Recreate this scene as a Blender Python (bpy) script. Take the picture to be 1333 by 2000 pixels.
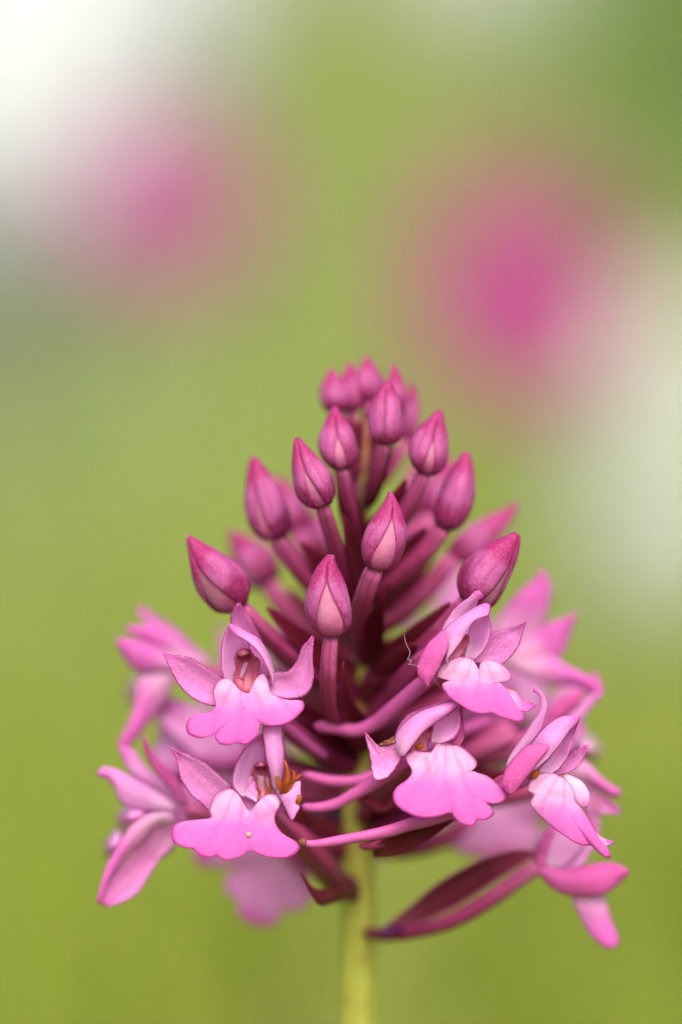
import bpy, math, random
import numpy as np
from mathutils import Vector

random.seed(7)
rng = np.random.default_rng(7)
for o in list(bpy.data.objects):
    bpy.data.objects.remove(o, do_unlink=True)
scene = bpy.context.scene
COL = scene.collection

# ------------------------------------------------------------------ camera, sky, sun, exposure
D = 0.36                      # camera to the plane of focus (m)
W = 0.055                     # width of the view in that plane (m)
S = W / 1333.0                # metres per photograph pixel in the plane of focus
PITCH = math.radians(8.0)
CEN = np.array([0.0, 0.0, 0.30])
FWD = np.array([0, math.cos(PITCH), -math.sin(PITCH)])
UP = np.array([0, math.sin(PITCH), math.cos(PITCH)])
RIGHT = np.array([1.0, 0, 0])
CAM = CEN - FWD * D

cam_data = bpy.data.cameras.new('camera')
cam = bpy.data.objects.new('camera', cam_data)
COL.objects.link(cam)
cam.location = Vector(CAM)
cam.rotation_euler = (math.pi / 2 - PITCH, 0, 0)
cam_data.sensor_fit = 'HORIZONTAL'
cam_data.sensor_width = 24
cam_data.lens = 24 * D / W
cam_data.clip_start = 0.01
cam_data.clip_end = 500
cam_data.dof.use_dof = True
cam_data.dof.focus_distance = D
cam_data.dof.aperture_fstop = cam_data.lens / 23.0      # aperture of 23 mm
cam_data.dof.aperture_blades = 0
scene.camera = cam

SUN_EL, SUN_AZ = math.radians(54), math.radians(172)    # azimuth from +Y (behind the flower) towards +X
world = bpy.data.worlds.new('World')
scene.world = world
world.use_nodes = True
wn = world.node_tree
bg = wn.nodes['Background']
sky = wn.nodes.new('ShaderNodeTexSky')
sky.sky_type = 'NISHITA'
sky.sun_disc = False
sky.sun_elevation = SUN_EL
sky.sun_rotation = SUN_AZ
sky.altitude = 300
sky.air_density = 0.8
sky.dust_density = 7.5
sky.ozone_density = 0.6
wn.links.new(sky.outputs[0], bg.inputs[0])
bg.inputs[1].default_value = 0.15

sun_data = bpy.data.lights.new('sun', 'SUN')
sun_data.energy = 1.5
sun_data.angle = math.radians(60)
sun_data.color = (1.0, 0.95, 0.88)
sun = bpy.data.objects.new('sun', sun_data)
COL.objects.link(sun)
sdir = Vector((math.sin(SUN_AZ) * math.cos(SUN_EL), math.cos(SUN_AZ) * math.cos(SUN_EL), math.sin(SUN_EL)))
sun.rotation_euler = (-sdir).to_track_quat('-Z', 'Y').to_euler()
sun.location = (0, 0, 3)

scene.view_settings.view_transform = 'Standard'
scene.view_settings.look = 'None'
scene.view_settings.gamma = 1.0
scene.view_settings.use_curve_mapping = False
scene.view_settings.exposure = 0.84
scene.render.engine = 'CYCLES'
scene.cycles.use_denoising = True
scene.cycles.max_bounces = 10
scene.cycles.transmission_bounces = 8
scene.cycles.diffuse_bounces = 5

# ------------------------------------------------------------------ materials
def mat_new(name):
    m = bpy.data.materials.new(name)
    m.use_nodes = True
    nt = m.node_tree
    for n in list(nt.nodes):
        nt.nodes.remove(n)
    return m, nt, nt.nodes, nt.links

def c4(c):
    return (c[0], c[1], c[2], 1)

def mixcol(nt, fac, a, b):
    n = nt.nodes.new('ShaderNodeMix')
    n.data_type = 'RGBA'
    for sock, v in ((n.inputs[0], fac), (n.inputs[6], a), (n.inputs[7], b)):
        if hasattr(v, 'is_linked') or isinstance(v, bpy.types.NodeSocket):
            nt.links.new(v, sock)
        elif isinstance(v, (int, float)):
            sock.default_value = v
        else:
            sock.default_value = c4(v)
    return n.outputs[2]

def smooth(nt, sock, lo, hi, a=0.0, b=1.0):
    n = nt.nodes.new('ShaderNodeMapRange')
    n.interpolation_type = 'SMOOTHSTEP'
    nt.links.new(sock, n.inputs[0])
    n.inputs[1].default_value = lo
    n.inputs[2].default_value = hi
    n.inputs[3].default_value = a
    n.inputs[4].default_value = b
    return n.outputs[0]

def petal_mat(name, base, mid, tip, edge, transl=0.35, rough=0.5, vein=0.25, vein_col=None, edge_lo=0.8,
              b_range=(0.0, 0.45), t_range=(0.7, 1.0), grain=0.35, vein_n=9.0, spec=0.2, edge_amt=0.85, bump=0.35, wobble=0.4):
    m, nt, N, L = mat_new(name)
    at = N.new('ShaderNodeAttribute'); at.attribute_name = 'pet'
    sp = N.new('ShaderNodeSeparateColor'); L.new(at.outputs['Color'], sp.inputs[0])
    al, ed, ac = sp.outputs[0], sp.outputs[1], sp.outputs[2]
    tc = N.new('ShaderNodeTexCoord')
    ns = N.new('ShaderNodeTexNoise'); ns.inputs['Scale'].default_value = 420; ns.inputs['Detail'].default_value = 3
    L.new(tc.outputs['Object'], ns.inputs['Vector'])
    # uneven pigment: the along-coordinate wanders a little
    wob = N.new('ShaderNodeMath'); wob.operation = 'MULTIPLY_ADD'
    L.new(ns.outputs[0], wob.inputs[0]); wob.inputs[1].default_value = wobble
    sub = N.new('ShaderNodeMath'); sub.operation = 'SUBTRACT'; L.new(al, sub.inputs[0]); sub.inputs[1].default_value = wobble / 2
    L.new(sub.outputs[0], wob.inputs[2])
    col = mixcol(nt, smooth(nt, wob.outputs[0], *b_range), base, mid)
    col = mixcol(nt, smooth(nt, wob.outputs[0], *t_range), col, tip)
    # veins running from base to tip
    vm = N.new('ShaderNodeMath'); vm.operation = 'MULTIPLY_ADD'
    L.new(ac, vm.inputs[0]); vm.inputs[1].default_value = vein_n * 6.283
    n2 = N.new('ShaderNodeMath'); n2.operation = 'MULTIPLY'; L.new(ns.outputs[0], n2.inputs[0]); n2.inputs[1].default_value = 5.0
    L.new(n2.outputs[0], vm.inputs[2])
    sn = N.new('ShaderNodeMath'); sn.operation = 'SINE'; L.new(vm.outputs[0], sn.inputs[0])
    vf = smooth(nt, sn.outputs[0], 0.3, 1.0, 0.0, vein)
    col = mixcol(nt, vf, col, vein_col or tip)
    col = mixcol(nt, smooth(nt, ed, edge_lo, 1.0, 0.0, edge_amt), col, edge)
    # cell grain
    vo = N.new('ShaderNodeTexVoronoi'); vo.inputs['Scale'].default_value = 9500
    L.new(tc.outputs['Object'], vo.inputs['Vector'])
    gr = N.new('ShaderNodeTexNoise'); gr.inputs['Scale'].default_value = 5200; gr.inputs['Detail'].default_value = 2
    L.new(tc.outputs['Object'], gr.inputs['Vector'])
    light = [min(0.9, c * 1.25 + 0.03) for c in mid]
    col = mixcol(nt, smooth(nt, gr.outputs[0], 0.45, 0.75, 0.0, grain), col, light)
    col = mixcol(nt, smooth(nt, gr.outputs[0], 0.5, 0.25, 0.0, grain * 0.6), col, [c * 0.72 for c in mid])
    bp = N.new('ShaderNodeBump'); bp.inputs['Strength'].default_value = bump; bp.inputs['Distance'].default_value = 0.00006
    L.new(vo.outputs['Distance'], bp.inputs['Height'])
    bp2 = N.new('ShaderNodeBump'); bp2.inputs['Strength'].default_value = 0.6; bp2.inputs['Distance'].default_value = 0.0004
    L.new(ns.outputs[0], bp2.inputs['Height']); L.new(bp.outputs[0], bp2.inputs['Normal'])
    pr = N.new('ShaderNodeBsdfPrincipled')
    L.new(col, pr.inputs['Base Color']); pr.inputs['Roughness'].default_value = rough
    pr.inputs['Specular IOR Level'].default_value = spec
    L.new(bp2.outputs[0], pr.inputs['Normal'])
    tr = N.new('ShaderNodeBsdfTranslucent')
    L.new(col, tr.inputs['Color'])
    mx = N.new('ShaderNodeMixShader'); mx.inputs[0].default_value = transl
    L.new(pr.outputs[0], mx.inputs[1]); L.new(tr.outputs[0], mx.inputs[2])
    out = N.new('ShaderNodeOutputMaterial'); L.new(mx.outputs[0], out.inputs['Surface'])
    return m

M = {}
M['lip'] = petal_mat('lip_pink', (0.78, 0.46, 0.67), (0.69, 0.16, 0.54), (0.65, 0.10, 0.44), (0.46, 0.025, 0.27),
                     transl=0.4, vein=0.3, vein_n=8, vein_col=(0.66, 0.10, 0.47), edge_lo=0.92, b_range=(0.15, 0.62), t_range=(0.6, 1.1), grain=0.3, edge_amt=0.7, bump=0.8)
M['ridge'] = petal_mat('lip_ridge_pale', (0.80, 0.50, 0.70), (0.78, 0.38, 0.63), (0.70, 0.20, 0.55), (0.72, 0.30, 0.57),
                       transl=0.34, vein=0.05, edge_lo=0.75, grain=0.12, edge_amt=0.5, b_range=(0.2, 0.6), t_range=(0.6, 1.0))
M['petal'] = petal_mat('hood_petal_pink', (0.90, 0.62, 0.86), (0.87, 0.42, 0.80), (0.76, 0.17, 0.58), (0.46, 0.03, 0.30),
                       transl=0.55, vein=0.28, edge_lo=0.9, grain=0.4, bump=0.7)
M['sepal'] = petal_mat('sepal_rose', (0.86, 0.40, 0.74), (0.82, 0.27, 0.67), (0.74, 0.13, 0.53), (0.42, 0.03, 0.22),
                       transl=0.38, vein=0.28, edge_lo=0.9, grain=0.85, bump=1.0, spec=0.4, rough=0.4)
M['sepal_dark'] = petal_mat('sepal_outer_magenta', (0.66, 0.14, 0.42), (0.62, 0.10, 0.38), (0.56, 0.06, 0.32), (0.38, 0.02, 0.18),
                            transl=0.3, vein=0.2, edge_lo=0.9, grain=0.6, bump=1.0)
M['bud'] = petal_mat('bud_sepal_magenta', (0.20, 0.008, 0.07), (0.40, 0.085, 0.26), (0.31, 0.012, 0.115), (0.26, 0.008, 0.08),
                     transl=0.16, vein=0.35, edge_lo=0.72, grain=0.45, vein_col=(0.25, 0.01, 0.09), b_range=(0.1, 0.5), t_range=(0.48, 0.8), bump=0.5, rough=0.45, vein_n=3.5, wobble=0.9, edge_amt=0.5)
M['bud_inner'] = petal_mat('bud_inner_pale', (0.36, 0.05, 0.17), (0.50, 0.17, 0.30), (0.42, 0.05, 0.20), (0.44, 0.07, 0.22),
                           transl=0.18, vein=0.2, grain=0.3, b_range=(0.0, 0.35), t_range=(0.5, 0.8))
M['bract_pink'] = petal_mat('bract_rosy_maroon', (0.34, 0.08, 0.14), (0.15, 0.014, 0.035), (0.26, 0.03, 0.09), (0.42, 0.11, 0.2),
                            transl=0.35, vein=0.3, vein_n=5, vein_col=(0.12, 0.01, 0.025), grain=0.2, rough=0.45)
M['deep'] = petal_mat('deep_magenta', (0.68, 0.08, 0.46), (0.66, 0.05, 0.42), (0.62, 0.04, 0.38), (0.58, 0.04, 0.34),
                      transl=0.35, vein=0.1, grain=0.1)
M['purple'] = petal_mat('spur_end_purple', (0.07, 0.004, 0.05), (0.09, 0.006, 0.07), (0.12, 0.01, 0.09), (0.08, 0.005, 0.06),
                        transl=0.05, vein=0.1, grain=0.2, rough=0.3)
M['ovary'] = petal_mat('ovary_purple_pink', (0.17, 0.012, 0.05), (0.32, 0.035, 0.13), (0.50, 0.10, 0.27), (0.45, 0.07, 0.22),
                       transl=0.12, vein=0.45, vein_n=6, vein_col=(0.20, 0.014, 0.06), grain=0.3, rough=0.45, edge_amt=0.0, b_range=(0.15, 0.7), t_range=(0.65, 1.0))
M['spur'] = petal_mat('spur_pink', (0.50, 0.09, 0.31), (0.50, 0.09, 0.32), (0.50, 0.08, 0.31), (0.5, 0.1, 0.3),
                      transl=0.15, vein=0.12, vein_n=4, grain=0.25, rough=0.4, edge_amt=0.0)
M['bract'] = petal_mat('bract_maroon', (0.15, 0.02, 0.03), (0.11, 0.005, 0.018), (0.20, 0.009, 0.045), (0.15, 0.010, 0.035),
                       transl=0.22, vein=0.3, vein_n=5, vein_col=(0.07, 0.006, 0.012), grain=0.2, rough=0.45)
M['column'] = petal_mat('column_red', (0.62, 0.22, 0.30), (0.46, 0.10, 0.20), (0.16, 0.008, 0.03), (0.36, 0.05, 0.13),
                        transl=0.2, vein=0.4, vein_n=2.5, vein_col=(0.34, 0.04, 0.06), grain=0.3, rough=0.35, t_range=(0.6, 0.9), b_range=(0.1, 0.5))
M['orange'] = petal_mat('withered_orange', (0.20, 0.03, 0.012), (0.36, 0.08, 0.012), (0.42, 0.12, 0.016), (0.24, 0.04, 0.01),
                        transl=0.15, vein=0.3, grain=0.3, rough=0.4)
M['brown'] = petal_mat('withered_brown', (0.16, 0.05, 0.04), (0.17, 0.055, 0.04), (0.15, 0.04, 0.035), (0.09, 0.02, 0.02),
                       transl=0.1, vein=0.3, grain=0.6, rough=0.6)
M['stem'] = petal_mat('stem_yellow_green', (0.46, 0.58, 0.12), (0.42, 0.42, 0.07), (0.26, 0.06, 0.06), (0.3, 0.3, 0.03),
                      transl=0.1, vein=0.3, vein_n=7, vein_col=(0.2, 0.17, 0.02), grain=0.2, rough=0.42, edge_amt=0.0, b_range=(0.3, 0.8), t_range=(0.85, 1.0))
M['bgstem'] = petal_mat('plant_stem_green', (0.16, 0.22, 0.04), (0.16, 0.22, 0.04), (0.2, 0.26, 0.06), (0.16, 0.22, 0.04),
                        transl=0.1, vein=0.2, grain=0.1, edge_amt=0.0)
M['straw'] = petal_mat('straw_yellow', (0.50, 0.45, 0.22), (0.50, 0.45, 0.22), (0.52, 0.47, 0.26), (0.5, 0.45, 0.22),
                       transl=0.25, vein=0.1, grain=0.1, edge_amt=0.0)
M['white'] = petal_mat('floret_white', (0.76, 0.80, 0.80), (0.76, 0.80, 0.81), (0.76, 0.80, 0.81), (0.76, 0.8, 0.81),
                       transl=0.35, vein=0.0, grain=0.0, edge_amt=0.0)
M['pale'] = petal_mat('floret_greenish_white', (0.64, 0.70, 0.58), (0.66, 0.71, 0.61), (0.66, 0.71, 0.61), (0.64, 0.7, 0.58),
                      transl=0.35, vein=0.0, grain=0.0, edge_amt=0.0)

# silk and pollen
m, nt, N, L = mat_new('silk_white')
pr = N.new('ShaderNodeBsdfPrincipled'); pr.inputs['Base Color'].default_value = (0.75, 0.66, 0.62, 1); pr.inputs['Roughness'].default_value = 0.35
tc = N.new('ShaderNodeTexCoord'); nz = N.new('ShaderNodeTexNoise'); nz.inputs['Scale'].default_value = 900
L.new(tc.outputs['Object'], nz.inputs['Vector'])
L.new(mixcol(nt, nz.outputs[0], (0.42, 0.24, 0.26), (0.62, 0.5, 0.5)), pr.inputs['Base Color'])
o_ = N.new('ShaderNodeOutputMaterial'); L.new(pr.outputs[0], o_.inputs[0])
M['silk'] = m
m, nt, N, L = mat_new('pollen_cream')
pr = N.new('ShaderNodeBsdfPrincipled'); pr.inputs['Roughness'].default_value = 0.6
tc = N.new('ShaderNodeTexCoord'); nz = N.new('ShaderNodeTexNoise'); nz.inputs['Scale'].default_value = 9000
L.new(tc.outputs['Object'], nz.inputs['Vector'])
L.new(mixcol(nt, nz.outputs[0], (0.46, 0.20, 0.22), (0.52, 0.30, 0.24)), pr.inputs['Base Color'])
o_ = N.new('ShaderNodeOutputMaterial'); L.new(pr.outputs[0], o_.inputs[0])
M['pollen'] = m

# ------------------------------------------------------------------ the meadow: ground and grass
def ground_z(x, y):
    return 0.012 * np.sin(x * 3.1 + 0.7) * np.cos(y * 2.3) + 0.05 * np.clip(y - 3, 0, 60) ** 1.15

m, nt, N, L = mat_new('meadow_floor')
pr = N.new('ShaderNodeBsdfPrincipled'); pr.inputs['Roughness'].default_value = 0.9
tc = N.new('ShaderNodeTexCoord'); nz = N.new('ShaderNodeTexNoise'); nz.inputs['Scale'].default_value = 6; nz.inputs['Detail'].default_value = 6
L.new(tc.outputs['Object'], nz.inputs['Vector'])
L.new(mixcol(nt, nz.outputs[0], (0.15, 0.24, 0.02), (0.22, 0.30, 0.03)), pr.inputs['Base Color'])
o_ = N.new('ShaderNodeOutputMaterial'); L.new(pr.outputs[0], o_.inputs[0])
M['ground'] = m

m, nt, N, L = mat_new('grass_blade_green')
at = N.new('ShaderNodeAttribute'); at.attribute_name = 'pet'
pr = N.new('ShaderNodeBsdfPrincipled'); pr.inputs['Roughness'].default_value = 0.5; pr.inputs['Specular IOR Level'].default_value = 0.3
tr = N.new('ShaderNodeBsdfTranslucent'); mx = N.new('ShaderNodeMixShader'); mx.inputs[0].default_value = 0.4
tc = N.new('ShaderNodeTexCoord'); nz = N.new('ShaderNodeTexNoise'); nz.inputs['Scale'].default_value = 40
L.new(tc.outputs['Object'], nz.inputs['Vector'])
hv = N.new('ShaderNodeHueSaturation'); L.new(at.outputs['Color'], hv.inputs['Color'])
L.new(smooth(nt, nz.outputs[0], 0.2, 0.8, 0.8, 1.2), hv.inputs['Value'])
L.new(hv.outputs[0], pr.inputs['Base Color']); L.new(hv.outputs[0], tr.inputs['Color'])
L.new(pr.outputs[0], mx.inputs[1]); L.new(tr.outputs[0], mx.inputs[2])
o_ = N.new('ShaderNodeOutputMaterial'); L.new(mx.outputs[0], o_.inputs[0])
M['grass'] = m

def np_mesh(name, V, F, col=None, mat=None, smooth_faces=True):
    me = bpy.data.meshes.new(name)
    V = np.asarray(V, dtype=np.float64)
    if isinstance(F, np.ndarray):
        k = F.shape[1]
        me.vertices.add(len(V)); me.vertices.foreach_set('co', V.astype(np.float32).ravel())
        me.loops.add(F.size); me.loops.foreach_set('vertex_index', F.astype(np.int32).ravel())
        me.polygons.add(len(F))
        me.polygons.foreach_set('loop_start', np.arange(0, F.size, k, dtype=np.int32))
        me.update(calc_edges=True)
    else:
        me.from_pydata([tuple(v) for v in V], [], F)
    if smooth_faces:
        me.polygons.foreach_set('use_smooth', np.ones(len(me.polygons), dtype=bool))
    if col is not None:
        a = me.attributes.new('pet', 'FLOAT_COLOR', 'POINT')
        c = np.ones((len(V), 4), dtype=np.float32); c[:, :3] = col
        a.data.foreach_set('color', c.ravel())
    if mat:
        me.materials.append(mat)
    me.update()
    return me

# ground: one sheet, fine near the plant and out to the horizon
gx = np.concatenate([-np.geomspace(250, 3, 14), np.linspace(-2.5, 2.5, 21), np.geomspace(3, 250, 14)])
gy = np.concatenate([-np.geomspace(60, 3, 8), np.linspace(-2.5, 6, 30), np.geomspace(7, 300, 16)])
GX, GY = np.meshgrid(gx, gy)
GV = np.stack([GX, GY, ground_z(GX, GY)], -1).reshape(-1, 3)
nx = len(gx)
ii, jj = np.meshgrid(np.arange(len(gy) - 1), np.arange(nx - 1), indexing='ij')
GF = np.stack([ii * nx + jj, ii * nx + jj + 1, (ii + 1) * nx + jj + 1, (ii + 1) * nx + jj], -1).reshape(-1, 4)
g = bpy.data.objects.new('ground', np_mesh('ground', GV, GF, None, M['ground'])); COL.objects.link(g)
g['kind'] = 'structure'; g['label'] = 'green meadow ground under the grass'

def grass_field(n):
    # blades around the plant and receding behind it
    r = rng.random(n)
    y = np.where(r < 0.14, rng.uniform(-0.5, 0.7, n), 0.62 * np.exp(rng.random(n) * math.log(14 / 0.62)))
    x = rng.uniform(-1, 1, n) * (0.55 + 0.42 * np.clip(y, 0, 20))
    keep = (y > 0.55) | (x * x + (y - 0.02) ** 2 > 0.03 ** 2) & (y > -0.3)
    x, y = x[keep], y[keep]
    n = len(x)
    clump = np.sin(x * 7 + 1.3) * np.cos(y * 5.1 + 0.4) + 0.6 * np.sin(x * 17 + y * 11)
    h = (0.13 + 0.05 * clump * 0.6 + rng.random(n) * 0.09) * np.where(y < 0.5, 0.75, 1.0)
    wd = (0.0022 + rng.random(n) * 0.0022) * (1 + 0.35 * np.clip(y - 1, 0, 14))
    az = rng.random(n) * 2 * math.pi
    lean = rng.random(n) ** 1.3 * 0.75
    z = ground_z(x, y)
    V = np.zeros((n, 7, 3)); base = np.stack([x, y, z - 0.004], -1)
    dx, dy = np.cos(az), np.sin(az)
    faz = az + math.pi / 2 + rng.normal(0, 0.5, n)
    sx, sy = np.cos(faz), np.sin(faz)
    for k, (t, w) in enumerate(((0, 1.0), (0.4, 0.9), (0.75, 0.6))):
        cx = x + dx * lean * h * t ** 2; cy = y + dy * lean * h * t ** 2; cz = z - 0.004 + h * t * (1 - 0.25 * lean * t)
        V[:, 2 * k] = np.stack([cx - sx * wd * w, cy - sy * wd * w, cz], -1)
        V[:, 2 * k + 1] = np.stack([cx + sx * wd * w, cy + sy * wd * w, cz], -1)
    V[:, 6] = np.stack([x + dx * lean * h, y + dy * lean * h, z + h * (1 - 0.25 * lean)], -1)
    b = (np.arange(n) * 7)[:, None]
    T = np.concatenate([b + np.array([[0, 1, 3]]), b + np.array([[0, 3, 2]]), b + np.array([[2, 3, 5]]), b + np.array([[2, 5, 4]]), b + np.array([[4, 5, 6]])])
    green = np.array([0.29, 0.45, 0.04]); olive = np.array([0.37, 0.44, 0.06]); deep = np.array([0.14, 0.23, 0.06]); straw = np.array([0.5, 0.46, 0.2])
    t = np.clip(0.5 + 0.35 * clump + rng.normal(0, 0.25, n), 0, 1)[:, None]
    c = green * t + olive * (1 - t)
    # a darker sedge patch further off, and a pale seeding patch nearer
    pl = np.exp(-((x + 0.13) / 0.11) ** 2 - ((y - 1.35) / 0.4) ** 2)
    c = c * (1 - pl[:, None]) + np.array([0.44, 0.50, 0.31]) * pl[:, None]
    far = np.clip((y - 1.3) / 1.2, 0, 0.6)[:, None]
    c = c * (1 - far) + np.array([0.33, 0.38, 0.15]) * far
    dk = 0.9 * np.exp(-((x - 0.09 * y) / (0.035 * y)) ** 2) * (y > 2.4)
    c = c * (1 - dk[:, None]) + deep * dk[:, None]
    st = (rng.random(n) < 0.14)[:, None] & (dk[:, None] < 0.3)
    c = np.where(st, straw, c)
    C = np.repeat(c[:, None, :], 7, 1)
    me = np_mesh('grass', V.reshape(-1, 3), T, C.reshape(-1, 3), M['grass'])
    o = bpy.data.objects.new('grass', me); COL.objects.link(o)
    o['kind'] = 'stuff'; o['label'] = 'soft yellow-green meadow grass behind the orchid'; o['category'] = 'grass'
    return o
grass_field(60000)

# ------------------------------------------------------------------ geometry helpers, in photograph-pixel units (x, y down, depth)
ROOT_LOC = [np.zeros(3)]
XF = [None]

def P(p):
    """(px, py, depth) -> metres; depth in the same unit, away from the camera, 0 at the plane of focus"""
    p = np.asarray(p, dtype=float)
    if XF[0] is not None:
        p = XF[0](p)
    dist = D + p[..., 2] * S
    k = S * dist / D
    w = CAM + FWD * dist[..., None] + RIGHT * ((p[..., 0] - 666.5) * k)[..., None] + UP * ((1000 - p[..., 1]) * k)[..., None]
    return w - ROOT_LOC[0]

def spline(pts, n, closed=False):
    """Catmull-Rom by chord length, n samples"""
    p = np.asarray(pts, dtype=float)
    if closed:
        q = np.vstack([p[-1], p, p[0], p[1]])
    else:
        q = np.vstack([2 * p[0] - p[1], p, 2 * p[-1] - p[-2]])
    m = len(q) - 3
    dense = []
    for i in range(m):
        a, b, c, d = q[i:i + 4]
        for t in np.linspace(0, 1, 12, endpoint=False):
            dense.append(0.5 * ((2 * b) + (c - a) * t + (2 * a - 5 * b + 4 * c - d) * t * t + (3 * b - a - 3 * c + d) * t ** 3))
    dense.append(q[-2])
    dense = np.array(dense)
    l = np.concatenate([[0], np.cumsum(np.linalg.norm(np.diff(dense, axis=0), axis=1) + 1e-9)])
    u = np.linspace(0, l[-1], n + 1)[:-1] if closed else np.linspace(0, l[-1], n)
    return np.stack([np.interp(u, l, dense[:, k]) for k in range(dense.shape[1])], -1)

def noise1(seed, n, amp, k=4):
    r = np.random.default_rng(seed)
    t = np.linspace(0, 1, n)
    s = np.zeros(n)
    for i in range(1, k + 1):
        s += r.normal() / i * np.sin(2 * math.pi * i * t * 0.8 + r.random() * 6.28)
    return s * amp

SEED = [100]
def seed():
    SEED[0] += 1
    return SEED[0]

def link(name, me, parent=None):
    o = bpy.data.objects.new(name, me)
    COL.objects.link(o)
    if parent is not None:
        o.parent = parent
    return o

def thick_grid(name, G, A, mat, parent, thick, wrap=False):
    """G: (n, m, 3) world positions; A: (n, m, 3) attributes. Builds a closed thin sheet."""
    n, m_, _ = G.shape
    du = np.gradient(G, axis=0)
    if wrap:
        dv = (np.roll(G, -1, 1) - np.roll(G, 1, 1)) / 2
    else:
        dv = np.gradient(G, axis=1)
    Nn = np.cross(du, dv)
    Nn /= (np.linalg.norm(Nn, axis=-1, keepdims=True) + 1e-12)
    t = thick * S * 0.5 * (1 - 0.55 * A[..., 1:2] ** 4)
    top = (G + Nn * t).reshape(-1, 3); bot = (G - Nn * t).reshape(-1, 3)
    V = np.vstack([top, bot]); K = n * m_
    F = []
    mm = m_ if wrap else m_ - 1
    idx = lambda i, j: i * m_ + (j % m_)
    for i in range(n - 1):
        for j in range(mm):
            a, b, c, d = idx(i, j), idx(i, j + 1), idx(i + 1, j + 1), idx(i + 1, j)
            F.append((a, d, c, b)); F.append((K + a, K + b, K + c, K + d))
    for j in range(mm):
        a, b = idx(0, j), idx(0, j + 1); F.append((a, b, K + b, K + a))
        a, b = idx(n - 1, j), idx(n - 1, j + 1); F.append((a, K + a, K + b, b))
    if not wrap:
        for i in range(n - 1):
            a, b = idx(i, 0), idx(i + 1, 0); F.append((a, K + a, K + b, b))
            a, b = idx(i, m_ - 1), idx(i + 1, m_ - 1); F.append((a, b, K + b, K + a))
    C = np.vstack([A.reshape(-1, 3)] * 2)
    return link(name, np_mesh(name, V, np.array(F), C, M[mat]), parent)

def ribbon(name, eA, eB, mat, parent, bulge=0.0, n=22, m=11, thick=5, rip=2.0, fold=2.5):
    """petal between two traced edges, base to tip. bulge: depth pushed at the middle; fold: midrib crease"""
    a, b = spline(eA, n), spline(eB, n)
    ss = seed()
    wv = (b - a)[:, :2]; wv = wv / (np.linalg.norm(wv, axis=1, keepdims=True) + 1)
    a[:, :2] += wv * noise1(ss, n, 0.9, 9)[:, None]; b[:, :2] += wv * noise1(ss + 777, n, 0.9, 9)[:, None]
    u = np.linspace(0, 1, n)[:, None]; v = np.linspace(0, 1, m)[None, :]
    G = a[:, None, :] * (1 - v[..., None]) + b[:, None, :] * v[..., None]
    prof = 4 * v * (1 - v)
    env = np.clip(np.sin(math.pi * (0.12 + 0.8 * u)), 0, 1) ** 0.7
    G[..., 2] += bulge * prof * env - fold * np.exp(-((v - 0.5) / 0.09) ** 2) * env
    s = seed()
    G[..., 2] += noise1(s, n, rip)[:, None] * (2 * v - 1) + noise1(s + 500, n, rip)[:, None] * prof
    A = np.zeros((n, m, 3)); A[..., 0] = u; A[..., 1] = np.abs(2 * v - 1); A[..., 2] = v
    A[..., 1] = np.maximum(A[..., 1], np.clip((u - 0.93) / 0.07, 0, 1))
    return thick_grid(name, P(G), A, mat, parent, thick)

def strip(name, pts, hw, mat, parent, facing=(0, 0, -1), bulge=0.0, **kw):
    """blade from a centre line and half widths"""
    c = spline(pts, 24)
    w = np.interp(np.linspace(0, 1, 24), np.linspace(0, 1, len(hw)), hw)
    t = np.gradient(c, axis=0); t /= np.linalg.norm(t, axis=1, keepdims=True) + 1e-9
    s = np.cross(t, np.asarray(facing, float)); s /= np.linalg.norm(s, axis=1, keepdims=True) + 1e-9
    f = np.cross(s, t)
    return ribbon_any(name, c, s, f, w, mat, parent, bulge, **kw)

def ribbon_any(name, c, s, f, w, mat, parent, bulge, m=9, thick=5):
    n = len(c)
    v = np.linspace(-1, 1, m)
    G = c[:, None, :] + s[:, None, :] * (w[:, None] * v)[..., None] + f[:, None, :] * (bulge * (v[None, :] ** 2) * w[:, None])[..., None]
    A = np.zeros((n, m, 3)); A[..., 0] = np.linspace(0, 1, n)[:, None]; A[..., 1] = np.abs(v); A[..., 2] = (v + 1) / 2
    return thick_grid(name, P(G), A, mat, parent, thick)

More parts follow.
